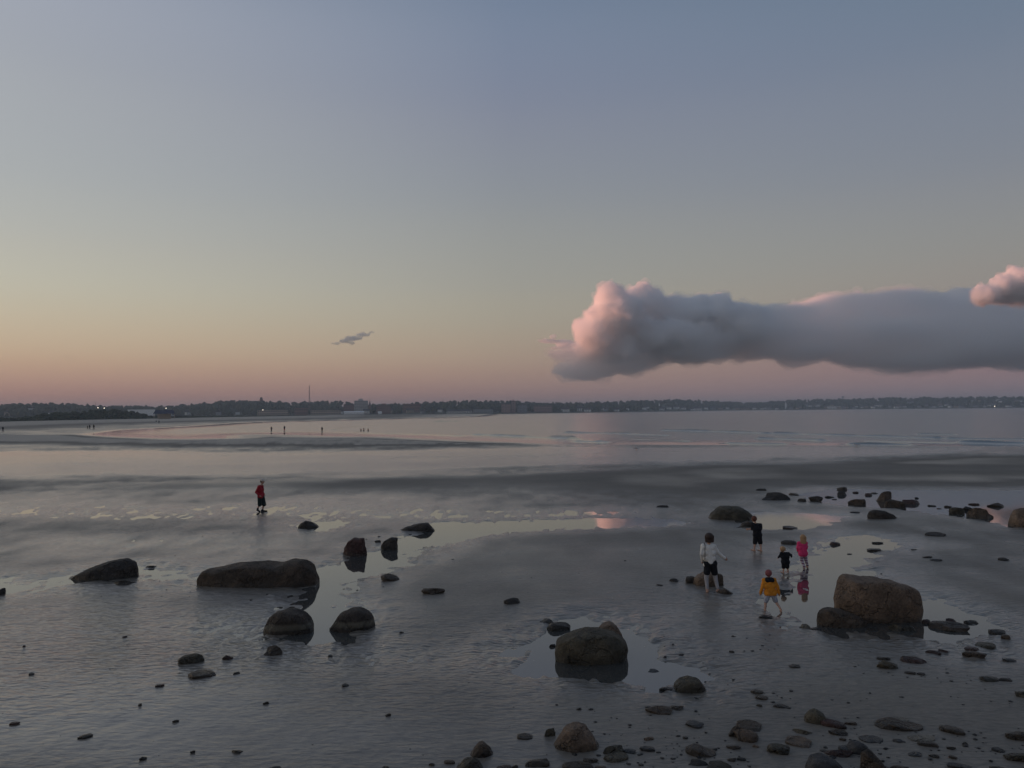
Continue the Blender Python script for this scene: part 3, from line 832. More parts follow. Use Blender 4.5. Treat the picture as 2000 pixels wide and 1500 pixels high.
for u_, vt_, ex_, lab in ((865, 779.5, 300, 'thin bare antenna pole above the trees near the white shed'), (186, 785, 300, 'lone thin pole standing behind the shrubby dune')):
    p, a, r = land(u_, ex_)
    hh = at_range(u_, vt_, r).z - p.z
    e = empty('antenna_pole', p, -a)
    lathe('pole', [(0.42, -2), (0.28, hh), (0.02, hh + .1)], 'mast_steel', e, 6)
    bars('crossbar', [((-1.2, 0, hh * .9), (1.2, 0, hh * .9))], 0.18, 'mast_steel', e)
    tag(e, lab, 'pole')
# water tank on stalk over the eastern hill
p, a, r = land(1646, 500)
e = empty('water_tower', p, -a)
hh = at_range(1646, 773.5, r).z - p.z
lathe('stalk', [(1.2, -2), (1.0, hh * .75)], 'house_grey', e, 8)
lathe('tank', [(1.0, hh * .72), (5.5, hh * .82), (5.5, hh * .95), (0.1, hh)], 'house_grey', e)
tag(e, 'pale water tower on a stalk over the eastern hill', 'tower')

# houses: one of each kind, then copies
def house_proto(wall, roofm):
    e = empty('house', (0, 0, 0))
    link_mesh('wall', box_mesh('wall', -5, 5, -4, 4, -6, 5.5), wall, e, False)
    v = [(-5.5, -4.6, 5.3), (5.5, -4.6, 5.3), (5.5, 4.6, 5.3), (-5.5, 4.6, 5.3), (-5.5, 0, 9.2), (5.5, 0, 9.2)]
    ro = pydata('roof', v, [(0, 1, 5, 4), (2, 3, 4, 5), (0, 4, 3), (1, 2, 5), (0, 3, 2, 1)], roofm, e, False)
    link_mesh('chimney', box_mesh('chimney', 2.2, 3.2, -1.6, -0.7, 6.5, 9.9), 'brick_red', ro, False)
    wm = box_mesh('window', -.65, .65, -.1, .1, 0, 1.5); wm.materials.append(MATS['window_dark'])
    for i in (-3, 0, 3):
        for j in (0.9, 3.5):
            if i == 0 and j < 2: continue
            o = link_mesh('window', wm, None, e, False); o.location = (i, -4.02, j)
    dm = box_mesh('door', -.6, .6, -.08, .1, -0.4, 1.9)
    o = link_mesh('door', dm, 'brick_red', e, False); o.location = (0, -4.02, 0.5)
    return e
KH = [('house_white', 'roof_dark', 'white'), ('house_grey', 'roof_dark', 'grey'), ('house_tan', 'roof_dark', 'tan')]
protos = [house_proto(w_, r_) for w_, r_, _ in KH]
used = [False] * 3
zones = [  # u range, count, distance behind shore, where
    (1040, 1280, 12, (10, 230), 'among the trees between the pink apartments and the white spire', 'houses between apartments and white spire'),
    (1290, 1520, 22, (10, 200), 'on the shore below the rounded hill', 'houses below the rounded hill'),
    (1540, 1760, 24, (10, 330), 'on the shore around the pale seafront block', 'houses around the seafront block'),
    (1760, 2010, 30, (10, 420), 'scattered up the highest eastern hill', 'houses on the eastern hill'),
    (620, 960, 9, (20, 160), 'in the trees around the white tower block and shed', 'houses around the tower block'),
    (0, 480, 12, (60, 420), 'on the wooded slope behind the dune', 'houses behind the dune'),
]
house_spots = []
for u0, u1, n, (e0, e1), where, grp in zones:
    for i in range(n):
        u_ = u0 + (u1 - u0) * (i + rnd.uniform(0.1, 0.9)) / n
        ex = e0 + (e1 - e0) * rnd.random() ** 1.6
        p, a, r = land(u_, ex)
        kk = rnd.choices((0, 1, 2), (5, 3, 2))[0]
        o = protos[kk] if not used[kk] else copy_tree(protos[kk])
        used[kk] = True
        o.location = p
        o.rotation_euler = (0, 0, -a + rnd.uniform(-.5, .5) + (math.pi / 2 if rnd.random() < .35 else 0))
        s_ = rnd.uniform(0.8, 1.25)
        o.scale = (s_ * rnd.uniform(.9, 1.5), s_, s_ * rnd.uniform(.85, 1.15))
        tag(o, f'small {KH[kk][2]} gabled house {where}', 'house', grp)
        house_spots.append((p.x, p.y, u_, ex))

# woods: a mass of crowns nobody could count
hs = np.array([(h_[0], h_[1]) for h_ in house_spots])
iv, if_ = ICO[1]
rng = np.random.default_rng(5)
vs_, fs_ = [], []
blocks_u = [(692, 718, 150), (671, 691, 160), (736, 762, 60), (787, 822, 160), (872, 920, 12), (672, 710, 6), (738, 745, 6), (998, 1007, 18), (979, 997, 22), (1009, 1029, 24), (1042, 1078, 40), (254, 298, 8), (576, 600, 30), (505, 560, 14), (608, 664, 14), (924, 962, 14), (1617, 1640, 10)]
cnt = 0
while cnt < 5200:
    u_ = rng.uniform(-650, 2600) if rng.random() < .25 else rng.uniform(-20, 2020)
    ex = rng.uniform(4, 640) ** 1.0
    if u_ > 1250 and ex < 60 and rng.random() < .7: continue
    if ex < 40 and u_ < 1000 and rng.random() < .8: continue
    p, a, r = land(u_, ex)
    if any(b0 - 3 < u_ < b1 + 3 and ex < be + 34 for b0, b1, be in blocks_u): continue
    if len(hs):
        # keep the view of the houses open: nothing tall right in front of one
        dx, dy_ = hs[:, 0] - p.x, hs[:, 1] - p.y
        along = (dx * p.x + dy_ * p.y) / r; across = np.abs(dx * p.y - dy_ * p.x) / r
        if np.any((along > -9) & (along < 130) & (across < 8)): continue
    ht = rng.uniform(5, 14) if ex > 60 else rng.uniform(3.5, 9)
    rad = ht * rng.uniform(.34, .62)
    sc = np.array((rad, rad, ht * .5))
    vv = iv * (1 + rng.uniform(-.3, .3, (len(iv), 1))) * sc
    vs_.append(vv + np.array((p.x, p.y, p.z + ht * .52))); fs_.append(if_)
    if rng.random() < .5:
        vv = iv * (1 + rng.uniform(-.35, .35, (len(iv), 1))) * sc * .6
        vs_.append(vv + np.array((p.x + rad * rng.uniform(-.7, .7), p.y, p.z + ht * .85))); fs_.append(if_)
    cnt += 1
tag(link_mesh('far_woods', merged('far_woods', vs_, fs_), 'foliage_far', smooth=False), 'dark mass of trees covering the far shore hills', 'woods', kind='stuff')

# dune with shrubs at the west end, and the green strip behind the beach
DUNE_R = 820.0
du = np.array([-500, 0, 40, 60, 80, 120, 160, 183, 200, 232, 262, 290, 320, 480, 640])
dv = np.array([818, 816.5, 815.5, 812.5, 808.5, 807, 805, 800.5, 799.2, 800, 804, 812, 812.8, 812.5, 810.5])
def dune_top(u_):
    top_v = np.interp(u_, du, dv)
    hor = 803.0 - 0.01 * (u_ - 1000.0)
    rr3 = np.interp(u_, [0, 300, 640], [700, 900, 1350])
    return np.maximum(CAM_H + (hor - top_v) * rr3 * np.cos(np.arctan2(u_ - 1000.0, F_PX)) / F_PX, 1.2), rr3
uu = np.linspace(-600, 640, 260)
tp, rb = dune_top(uu)
prof = np.array([(-40, 0.0), (-24, .22), (-12, .62), (0, .93), (12, 1.0), (30, .8), (60, .35), (90, 0)])
A2 = np.arctan2(uu - 1000, F_PX)
RR = rb[None, :] + prof[:, :1]
ZZ = prof[:, 1:] * tp[None, :] * 0.86 + 0.5 + 0.5 * (vnoise(uu[None, :] / 6 + prof[:, :1], prof[:, :1] / 9 + 0 * uu[None, :], seed=6) - 0.5)
ZZ[0] = ZZ[-1] = -0.6
me = grid_mesh('dune', RR * np.sin(A2), RR * np.cos(A2), ZZ)
tag(link_mesh('dune', me, 'dune_green'), 'long low grassy dune behind the upper beach', 'dune', kind='structure')
vs_, fs_ = [], []
for i in range(2600):
    u_ = rng.uniform(-520, 600)
    f_ = rng.uniform(0.18, 1.0)
    tpv, rr3 = dune_top(u_)
    r3 = float(rr3) + np.interp(f_, prof[:5, 1], prof[:5, 0])
    a = math.atan2(u_ - 1000, F_PX)
    s_ = rng.uniform(.5, 1.25) * (1.25 if 75 < u_ < 285 else .6)
    vv = iv * (1 + rng.uniform(-.4, .4, (len(iv), 1))) * np.array((s_ * 1.3, s_ * 1.3, s_))
    vs_.append(vv + np.array((r3 * math.sin(a), r3 * math.cos(a), f_ * float(tpv) * .86 + .5 + s_ * .3))); fs_.append(if_)
tag(link_mesh('dune_shrubbery', merged('dune_shrubbery', vs_, fs_), 'foliage_far', smooth=False), 'dense dark shrubs and grass covering the dune', 'shrubs', kind='stuff')

# bathhouse pavilion, lamps, parked car
def ranged(u_, v_, r_): return at_range(u_, v_, r_)
PR = 760.0
p = ranged(321, 811, PR); a = math.atan2(321 - 1000, F_PX); k = PR / F_PX
e = empty('beach_pavilion', (p.x, p.y, 0.9), -a)
w = 37 * k
hh = ranged(321, 801, PR).z - 0.9
v = [(-w / 2, -4, hh * .62), (w / 2, -4, hh * .62), (w / 2, 4, hh * .62), (-w / 2, 4, hh * .62), (-w / 2 + 2, 0, hh), (w / 2 - 2, 0, hh)]
pydata('roof', v, [(0, 1, 5, 4), (2, 3, 4, 5), (0, 4, 3), (1, 2, 5), (0, 3, 2, 1)], 'roof_blue', e, False)
for i in range(6):
    for j in (-3.2, 3.2):
        link_mesh('post', box_mesh('post', -w / 2 + .8 + i * (w - 1.6) / 5 - .2, -w / 2 + .8 + i * (w - 1.6) / 5 + .2, j - .2, j + .2, -1.5, hh * .63), 'house_tan', e, False)
link_mesh('wall', box_mesh('wall', -w * .3, w * .3, 0, 2.6, -1.5, hh * .6), 'house_tan', e, False)
link_mesh('floor_slab', box_mesh('floor_slab', -w / 2, w / 2, -4, 4, -1.6, .15), 'house_grey', e, False)
tag(e, 'open beach pavilion with a dark blue roof on posts', 'pavilion')
def lamp(u_, v_, r_, lab):
    p = ranged(u_, v_, r_)
    a = math.atan2(u_ - 1000, F_PX)
    z0 = 1.0 if r_ < 1400 else land(u_, 60)[0].z
    e = empty('street_lamp', (p.x, p.y, z0), -a)
    h_ = p.z - z0
    lathe('pole', [(0.16, -2), (0.1, h_ - .3)], 'mast_steel', e, 6)
    bars('arm', [((0, 0, h_ - .3), (1.0, -.5, h_ + .1))], 0.08, 'mast_steel', e)
    s_ = r_ / 2300.0
    vv, ff_ = ICO[2]
    pydata('lamp_head', vv * np.array((s_ * 1.1, s_ * 1.1, s_ * .8)) + np.array((1.0, -.5, h_ - .1)), [tuple(int(i) for i in q) for q in ff_], 'lamp_glow', e)
    tag(e, lab, 'street lamp')
lamp(202, 797.0, 1300, 'lit street lamp standing right behind the dune crest')
lamp(190, 796.2, 1380, 'dimmer lit street lamp beside the pole behind the dune')
lamp(323, 797.2, 1300, 'lit street lamp above the pavilion roof')
lamp(512.5, 800.5, 1600, 'lit street lamp before the long brown row')
lamp(1942, 793.5, 2960, 'lit street lamp on the eastern seafront')
p = ranged(421.5, 812.5, 1150); a = math.atan2(421.5 - 1000, F_PX)
e = empty('parked_car', (p.x, p.y, 1.0), -a)
secs = [(-2.1, .35, .75), (-2.0, .3, .95), (-1.1, .28, 1.0), (-.5, .28, 1.5), (.8, .28, 1.52), (1.5, .28, 1.05), (2.1, .34, .9)]
v, f = [], []
for y_, z0, z1 in secs:
    ww = .85 if z1 > 1.2 else .9
    v += [(-.9, y_, z0), (.9, y_, z0), (ww * (.8 if z1 > 1.2 else 1), y_, z1), (-ww * (.8 if z1 > 1.2 else 1), y_, z1)]
for i in range(len(secs) - 1):
    for j in range(4): f.append((i * 4 + j, i * 4 + (j + 1) % 4, i * 4 + 4 + (j + 1) % 4, i * 4 + 4 + j))
f += [(3, 2, 1, 0), tuple(len(v) - 4 + j for j in range(4))]
pydata('body', v, f, 'car_dark', e, False)
for x_ in (-.8, .8):
    for y_ in (-1.35, 1.35):
        wv_, wf_ = bar((x_ - .12, y_, .33), (x_ + .12, y_, .33), .33, 12); pydata('wheel', wv_, wf_, 'shoe_black', e, False)
vv, ff_ = ICO[2]
for x_ in (-.72, .72):
    pydata('headlight', vv * np.array((.38, .12, .34)) + np.array((x_ * 1.25, -2.15, .72)), [tuple(int(i) for i in q) for q in ff_], 'headlight_glow', e)
tag(e, 'parked car with two lit headlights at the back of the beach', 'car')

# ------------------------------------------------------------------ haze over the bay
hv = box_mesh('haze', -61000, 61000, -61000, 61000, -4.5, 72)
hm = bpy.data.materials.new('haze'); hm.use_nodes = True
hm.node_tree.nodes.clear()
ho = hm.node_tree.nodes.new('ShaderNodeOutputMaterial'); hp = hm.node_tree.nodes.new('ShaderNodeVolumePrincipled')
hp.inputs['Color'].default_value = (0.80, 0.84, 0.92, 1); hp.inputs['Density'].default_value = 0.0002; hp.inputs['Anisotropy'].default_value = 0.2
hm.node_tree.links.new(hp.outputs[0], ho.inputs['Volume'])
MATS['haze'] = hm
hzo = tag(link_mesh('haze', hv, 'haze', smooth=False), 'thin blue-grey evening haze over the bay', 'haze', kind='stuff')
# ------------------------------------------------------------------ boulders and stones
def fbm3(p, s, seed, o=3):
    return fbm(p[:, 0] * s + 31.7, p[:, 1] * s + 11.3, p[:, 2] * s + 5.1, o=o, seed=seed) - 0.5
def hor_v(u): return 803.0 - 0.01 * (u - 1000.0)
def boulder(label, profile, base_v, mat, depth=0.75, seed=1, amp=0.05, ex=0.62, lean=0.0, name='boulder', group=None, under=0.0, facets=0):
    """a big boulder: its ridge line follows profile [(u, v)...], its foot meets the sand at base_v"""
    mid = len(profile) // 2                     # keep the outline single-valued from the middle outwards
    keep = [profile[mid]]
    for q in profile[mid + 1:]:
        if q[0] > keep[-1][0]: keep.append(q)
    for q in profile[:mid][::-1]:
        if q[0] < keep[0][0]: keep.insert(0, q)
    profile = keep
    us = np.array([p[0] for p in profile], float); vt = np.array([p[1] for p in profile], float)
    uc = (us.min() + us.max()) / 2
    foot, gz = GS(uc, base_v)
    w = (us.max() - us.min()) * foot[1] / F_PX
    dep = depth * w
    yc = foot[1] + dep * 0.44                 # depth of the ridge line
    k = yc / F_PX
    hor = hor_v(us)
    zt = CAM_H - gz - (vt - hor) * k
    order = np.argsort(us)
    x = (us - uc) * k
    N, M = 84, 56
    xs = np.linspace(-1, 1, N)
    xs = np.sign(xs) * (1 - (1 - np.abs(xs)) ** 1.6)
    xq = (x.min() + x.max()) / 2 + xs * (x.max() - x.min()) / 2
    zq = np.maximum(np.interp(xq, x[order], zt[order]), 0.02)
    kern = np.array([1, 2, 3, 2, 1.]); kern /= kern.sum()
    zs = np.convolve(np.pad(zq, 2, mode='edge'), kern, 'valid')
    zq = 0.5 * zq + 0.5 * zs
    hd = dep / 2 * np.sqrt(np.clip(1 - np.abs(xs) ** 2.6, 0.0, 1)) + 0.02
    ph = np.linspace(0, math.pi, M)
    cz, sz = np.cos(ph), np.sin(ph)
    yy = -np.sign(cz) * np.abs(cz) ** ex
    zz = np.abs(sz) ** ex
    V = np.zeros((N, M + 2, 3))
    V[:, 1:-1, 0] = xq[:, None]
    V[:, 1:-1, 1] = hd[:, None] * yy[None] + lean * zz[None] * hd[:, None]
    V[:, 1:-1, 2] = zq[:, None] * zz[None]
    # foot drawn in a little (water-worn) and skirt below the sand
    if under:
        low = np.clip(1 - V[:, 1:-1, 2] / (0.45 * zq.max()), 0, 1)
        V[:, 1:-1, 1] *= 1 - under * low ** 1.5
    V[:, 0] = V[:, 1]; V[:, -1] = V[:, -2]
    V[:, 0, 2] -= 0.35; V[:, -1, 2] -= 0.35
    P = V.reshape(-1, 3)
    size = max(w, zq.max() * 1.5)
    rg = np.random.default_rng(seed)
    ctr = np.array((0, 0, zq.max() * 0.35))
    facets = max(facets, 2) * 2 + 3
    if facets:
        for i in range(facets):               # broken faces: planes shaving the rounded body
            n = rg.normal(size=3); n[2] = abs(n[2]) * .6; n /= np.linalg.norm(n)
            dd = (P - ctr) @ n
            lim = np.quantile(dd, rg.uniform(.90, .975))
            P = P - np.outer(np.clip(dd - lim, 0, None) * 0.85, n)
    dv_ = np.stack([fbm3(P / size, 2.6, seed + s) for s in (0, 50, 90)], -1)
    df = np.stack([fbm3(P / size, 9.0, seed + s) for s in (7, 57, 97)], -1)
    rad = P - ctr; rad /= np.linalg.norm(rad, axis=1, keepdims=True) + 1e-6
    rid = np.abs(fbm3(P / size, 5.0, seed + 130, 4)) * 2
    pit = np.abs(fbm3(P / size, 17.0, seed + 140, 3)) * 2
    P = P + (dv_ * amp * 2.4 + df * amp * 0.7) * size * np.array((.8, 1, .8)) + rad * ((.25 - rid) * .032 + (.25 - pit) * .011)[:, None] * size
    loc = foot * yc / foot[1]
    fz = []
    for i in range(N - 1):
        for j in range(M + 1):
            b0 = i * (M + 2) + j
            fz.append((b0, b0 + M + 2, b0 + M + 3, b0 + 1))
    fz.append(tuple(range(M + 2))); fz.append(tuple((N - 1) * (M + 2) + j for j in range(M + 1, -1, -1)))
    o = pydata(name, P, fz, mat)
    o.location = (loc[0], loc[1], gz)
    return tag(o, label, 'boulder', group)

boulder('dark whale-shaped boulder tapering to a point, alone beside a small pool', [(140, 1129), (158, 1118), (180, 1107), (205, 1097), (225, 1091), (245, 1090), (260, 1096), (268, 1106), (271, 1120), (268, 1130)], 1133, 'rock_dark', .55, 2, .03)
boulder('longest boulder, dark brown with a humped end, at the stream', [(384, 1142), (388, 1130), (396, 1116), (404, 1109), (430, 1104), (455, 1098), (490, 1096), (520, 1097), (545, 1100), (556, 1096), (566, 1091), (600, 1090), (608, 1095), (614, 1106), (621, 1118), (625, 1132), (622, 1144)], 1147, 'rock_brown', .36, 5, .028, facets=2)
boulder('rounded dark brown boulder with pale tide line at the stream mouth', [(516, 1230), (518, 1216), (527, 1203), (540, 1192), (558, 1187), (578, 1188), (594, 1194), (604, 1204), (611, 1216), (613, 1236)], 1239, 'rock_banded', .7, 7, .025)
boulder('black domed boulder with pale tide line across the stream mouth', [(646, 1231), (650, 1218), (658, 1205), (667, 1194), (684, 1186), (702, 1185), (718, 1191), (727, 1201), (731, 1214), (731, 1231)], 1233, 'rock_banded', .7, 12, .022)
boulder('upright angular reddish-brown rock above the stream', [(671, 1081), (676, 1066), (684, 1054), (692, 1048), (700, 1050), (711, 1047), (713, 1056), (716, 1070), (717, 1081)], 1083, 'rock_red', .7, 15, .05, .5, facets=4)
boulder('wedge-shaped dark rock standing in the stream', [(744, 1064), (752, 1055), (764, 1048), (773, 1045), (777, 1051), (777, 1060), (772, 1072)], 1074, 'rock_dark', .7, 18, .05, .5, facets=3)
boulder('low slate-dark rock with notched end beside the stream head', [(780, 1034), (792, 1028), (808, 1025), (822, 1021), (834, 1021), (842, 1025), (847, 1034)], 1037, 'rock_dark', .5, 21, .04)
boulder('smooth low black rock beside a puddle near the walker', [(582, 1029), (588, 1021), (598, 1016), (608, 1018), (616, 1023), (622, 1028)], 1031, 'rock_dark', .6, 24, .03)
boulder('blocky olive-brown boulder standing in a round pool', [(1084, 1297), (1082, 1278), (1085, 1258), (1093, 1243), (1104, 1236), (1125, 1229), (1150, 1226), (1175, 1227), (1200, 1233), (1213, 1241), (1223, 1251), (1226, 1263), (1223, 1283), (1219, 1297)], 1299, 'rock_olive', .72, 28, .03, .42, under=.12, facets=3)
boulder('tan rock leaning behind the blocky boulder in the pool', [(1160, 1238), (1166, 1226), (1178, 1216), (1192, 1211), (1203, 1216), (1212, 1230), (1216, 1240)], 1258, 'rock_tan', .8, 31, .03)
boulder('largest brown boulder, steep-sided with an undercut foot, by the channel', [(1630, 1200), (1631, 1165), (1634, 1142), (1641, 1128), (1652, 1124), (1690, 1126), (1722, 1128), (1745, 1133), (1768, 1141), (1785, 1148), (1789, 1160), (1793, 1176), (1798, 1192), (1799, 1215)], 1219, 'rock_tan', .55, 35, .03, .30, under=.25, facets=3)
boulder('low weathered slab at the foot of the largest boulder', [(1599, 1216), (1602, 1195), (1612, 1186), (1630, 1185), (1655, 1190), (1675, 1198), (1692, 1212), (1694, 1222)], 1226, 'rock_brown', .5, 38, .035, .5, facets=3)
boulder('broad flat-topped dark boulder behind the boy in black', [(1384, 1012), (1392, 1001), (1402, 992), (1412, 988), (1430, 988), (1446, 990), (1458, 996), (1467, 1004), (1475, 1013)], 1016, 'rock_olive', .6, 41, .022)
boulder('small dark rock at the heels of the boy in black', [(1446, 1027), (1450, 1020), (1460, 1016), (1470, 1018), (1476, 1027)], 1029, 'rock_dark', .6, 44, .04)
boulder('brown boulder the woman in white stands before', [(1355, 1142), (1358, 1128), (1366, 1118), (1380, 1114), (1395, 1116), (1402, 1128), (1404, 1143)], 1145, 'rock_tan', .8, 47, .04, facets=3)
boulder('long low dark rock sloping to one side at the near edge of the far pool', [(1696, 1004), (1700, 997), (1712, 995), (1728, 997), (1742, 1003), (1752, 1012)], 1014, 'rock_dark', .4, 90, .035)
boulder('square grey-brown block beside the woman in white', [(1393, 1140), (1395, 1122), (1402, 1118), (1410, 1119), (1413, 1128), (1413, 1142)], 1143, 'rock_brown', .8, 49, .03, .4, facets=3)
boulder('low slab at the feet of the woman in white', [(1400, 1156), (1406, 1149), (1416, 1146), (1424, 1150), (1430, 1158)], 1160, 'rock_brown', .6, 51, .04)
boulder('cracked orange-brown boulder among the shore stones', [(1084, 1444), (1092, 1430), (1104, 1416), (1118, 1409), (1132, 1408), (1146, 1414), (1158, 1428), (1166, 1444), (1171, 1464)], 1467, 'rock_tan', .75, 54, .045, .55, facets=5)
boulder('smooth dark dome-shaped rock beside the round pool', [(1317, 1346), (1319, 1330), (1330, 1321), (1346, 1316), (1362, 1318), (1373, 1329), (1381, 1346)], 1353, 'rock_olive', .75, 57, .03)
boulder('round-backed greenish rock split on one side, among the shore stones', [(1572, 1408), (1574, 1390), (1582, 1381), (1594, 1378), (1606, 1383), (1614, 1394), (1619, 1410)], 1414, 'rock_olive', .75, 60, .035, facets=3)
boulder('long layered slab with a pale crusted top', [(1712, 1412), (1722, 1402), (1738, 1399), (1760, 1401), (1778, 1408), (1793, 1420), (1799, 1426)], 1426, 'rock_brown', .5, 63, .03, facets=2)
boulder('thin pale slab lying on top of the layered slab', [(1730, 1402), (1738, 1394), (1752, 1395), (1766, 1400), (1774, 1405)], 1409, 'rock_pale', .4, 64, .03, name='stone')
boulder('pale wedge-shaped stone with a dark tip', [(1776, 1440), (1780, 1432), (1796, 1430), (1808, 1432), (1818, 1433), (1826, 1436)], 1448, 'rock_pale', .55, 66, .035, facets=3, name='stone')
boulder('large black rounded boulder at the edge of the shore stones', [(1577, 1500), (1578, 1482), (1590, 1470), (1608, 1466), (1626, 1470), (1640, 1482), (1646, 1504)], 1516, 'rock_slate', .8, 69, .03)
boulder('smooth slate-grey rounded rock by the black boulder', [(1654, 1464), (1658, 1450), (1668, 1440), (1682, 1438), (1692, 1446), (1697, 1464)], 1472, 'rock_slate', .8, 72, .03)
boulder('dark purple-grey rock beside the slate rock', [(1680, 1444), (1686, 1434), (1700, 1430), (1712, 1434), (1722, 1446)], 1449, 'rock_slate', .7, 74, .03)
boulder('tall slanting brown slab beside the black boulder', [(1684, 1480), (1686, 1460), (1694, 1452), (1704, 1456), (1716, 1470), (1728, 1486), (1737, 1502)], 1510, 'rock_brown', .7, 76, .035, .5, facets=3)
boulder('brown rock with a lower knob standing apart from the stones', [(920, 1468), (926, 1452), (936, 1441), (944, 1439), (954, 1446), (960, 1460), (962, 1472)], 1478, 'rock_brown', .8, 79, .035, facets=2)
boulder('wide olive rock half out of the sand by the brown rock', [(893, 1500), (898, 1484), (908, 1474), (924, 1470), (936, 1480), (942, 1500)], 1506, 'rock_olive', .8, 81, .035)
boulder('tan-topped rock with a steep dark side beside the dark stones', [(1339, 1470), (1342, 1452), (1352, 1447), (1368, 1449), (1384, 1457), (1398, 1470)], 1478, 'rock_brown', .7, 84, .035, facets=4)
boulder('brown boulder cut by the picture edge, in the far pool', [(1974, 1026), (1978, 1008), (1988, 996), (2004, 991), (2020, 998), (2030, 1012), (2034, 1026)], 1031, 'rock_tan', .8, 87, .03)
for o_ in [x for x in C.objects if x.get('label', '').startswith('brown boulder cut by')]:
    o_['label'] = 'round tan boulder at the end of the long far pool'

# smaller stones share a dozen shapes
def stone_proto(seed, kind):
    rg = np.random.default_rng(seed)
    v, f = ICO[4]
    P = np.sign(v) * np.abs(v) ** .72
    P = P / np.abs(P).max()
    for i in range(9 if kind == 'angular' else 5):
        n = rg.normal(size=3); n /= np.linalg.norm(n)
        lim = rg.uniform(.55, .82) if kind == 'angular' else rg.uniform(.72, .92)
        d_ = P @ n
        P = P - np.outer(np.clip(d_ - lim, 0, None) * .92, n)
    P = P + np.stack([fbm3(P, 1.6, seed + s) for s in (1, 2, 3)], -1) * .34 + np.stack([fbm3(P, 5.0, seed + s) for s in (4, 5, 6)], -1) * .09
    lo, hi = P.min(0), P.max(0)
    P = (P - (lo + hi) / 2) / ((hi - lo) / 2)
    me = bpy.data.meshes.new('stone')
    me.from_pydata([tuple(map(float, q)) for q in P], [], [tuple(int(i) for i in q) for q in f]); me.update()
    me.polygons.foreach_set('use_smooth', np.ones(len(me.polygons), bool))
    return me
SP = {'round': [stone_proto(s, 'round') for s in (1, 2, 3, 4, 5)], 'angular': [stone_proto(s, 'angular') for s in (11, 12, 13, 14, 15, 16)]}
SPM = {}
rk = random.Random(4)
WORDS = {'rock_dark': 'dark', 'rock_brown': 'brown', 'rock_tan': 'tan', 'rock_olive': 'olive', 'rock_red': 'reddish', 'rock_slate': 'slate-grey', 'rock_pale': 'pale'}
MARKS = [(1128, 1440, 'the cracked orange-brown boulder'), (1350, 1340, 'the smooth dark dome-shaped rock'), (1595, 1400, 'the split greenish rock'), (1757, 1412, 'the long layered slab'),
         (1612, 1492, 'the large black boulder'), (1712, 1482, 'the slanting brown slab'), (1800, 1440, 'the pale wedge-shaped stone'), (1368, 1464, 'the steep tan-topped rock'), (942, 1462, 'the lone brown rock with the knob'),
         (1715, 1200, 'the largest boulder'), (1155, 1270, 'the blocky boulder in the round pool'), (1430, 1008, 'the flat-topped boulder'), (2000, 1018, 'the round tan boulder'), (205, 1120, 'the whale-shaped boulder'),
         (505, 1132, 'the longest boulder'), (565, 1226, 'the rounded boulder with a tide line'), (690, 1222, 'the black domed boulder'), (694, 1075, 'the upright reddish rock'), (1388, 1140, 'the woman in white'),
         (1568, 1100, 'the girl in pink'), (1675, 1455, 'the smooth slate-grey rock'), (917, 1492, 'the wide olive rock')]
MARKS = [(G(a_, b_), c_) for a_, b_, c_ in MARKS]
def stone(u0, u1, vt, vb, mat, where, grp, kind=None, label=None):
    kind = kind or rk.choice(('round', 'angular', 'angular'))
    uc = (u0 + u1) / 2
    foot, gz = GS(uc, vb)
    rf = math.hypot(*foot)
    w = (u1 - u0) * foot[1] / F_PX
    span = (vb - vt) * foot[1] ** 2 / (F_PX * CAM_H)      # ground length the stone covers in the view
    dep = min(w * rk.uniform(.6, .9), max(.7 * span, .32 * w))
    rc = rf + dep * .42
    ht = max(CAM_H - gz - (vt - hor_v(uc)) * (foot[1] + dep * .5) / F_PX, 0.16 * w, 0.03) * (1.12 if foot[1] < 25 else .92)
    i = rk.randrange(len(SP[kind]))
    key = (kind, i, mat)
    if key not in SPM:
        me_ = SP[kind][i].copy(); me_.materials.clear(); me_.materials.append(MATS[mat]); SPM[key] = me_
    o = bpy.data.objects.new('stone', SPM[key]); C.objects.link(o)
    a = math.atan2(foot[0], foot[1])
    x_, y_ = rc * math.sin(a), rc * math.cos(a)
    o.location = (x_, y_, gz + ht * 0.1)
    o.scale = (w * .54, dep * .54, ht * .94)
    o.rotation_euler = (rk.uniform(-.06, .06), rk.uniform(-.06, .06), -a + rk.uniform(-.3, .3) + (math.pi if rk.random() < .5 else 0))
    low = (vb - vt) < .42 * (u1 - u0)
    size = 'tiny' if u1 - u0 < 11 else 'small' if u1 - u0 < 26 else 'medium-sized'
    near = min(MARKS, key=lambda q: math.hypot(q[0][0] - x_, q[0][1] - y_))[1]
    shape = ('flat' if low else 'upright') + (' rounded' if kind == 'round' else ' angular')
    lab = label or f"{size} {shape} {WORDS[mat]} stone near {near}"
    return tag(o, lab, 'stone', f"stones near {near}")

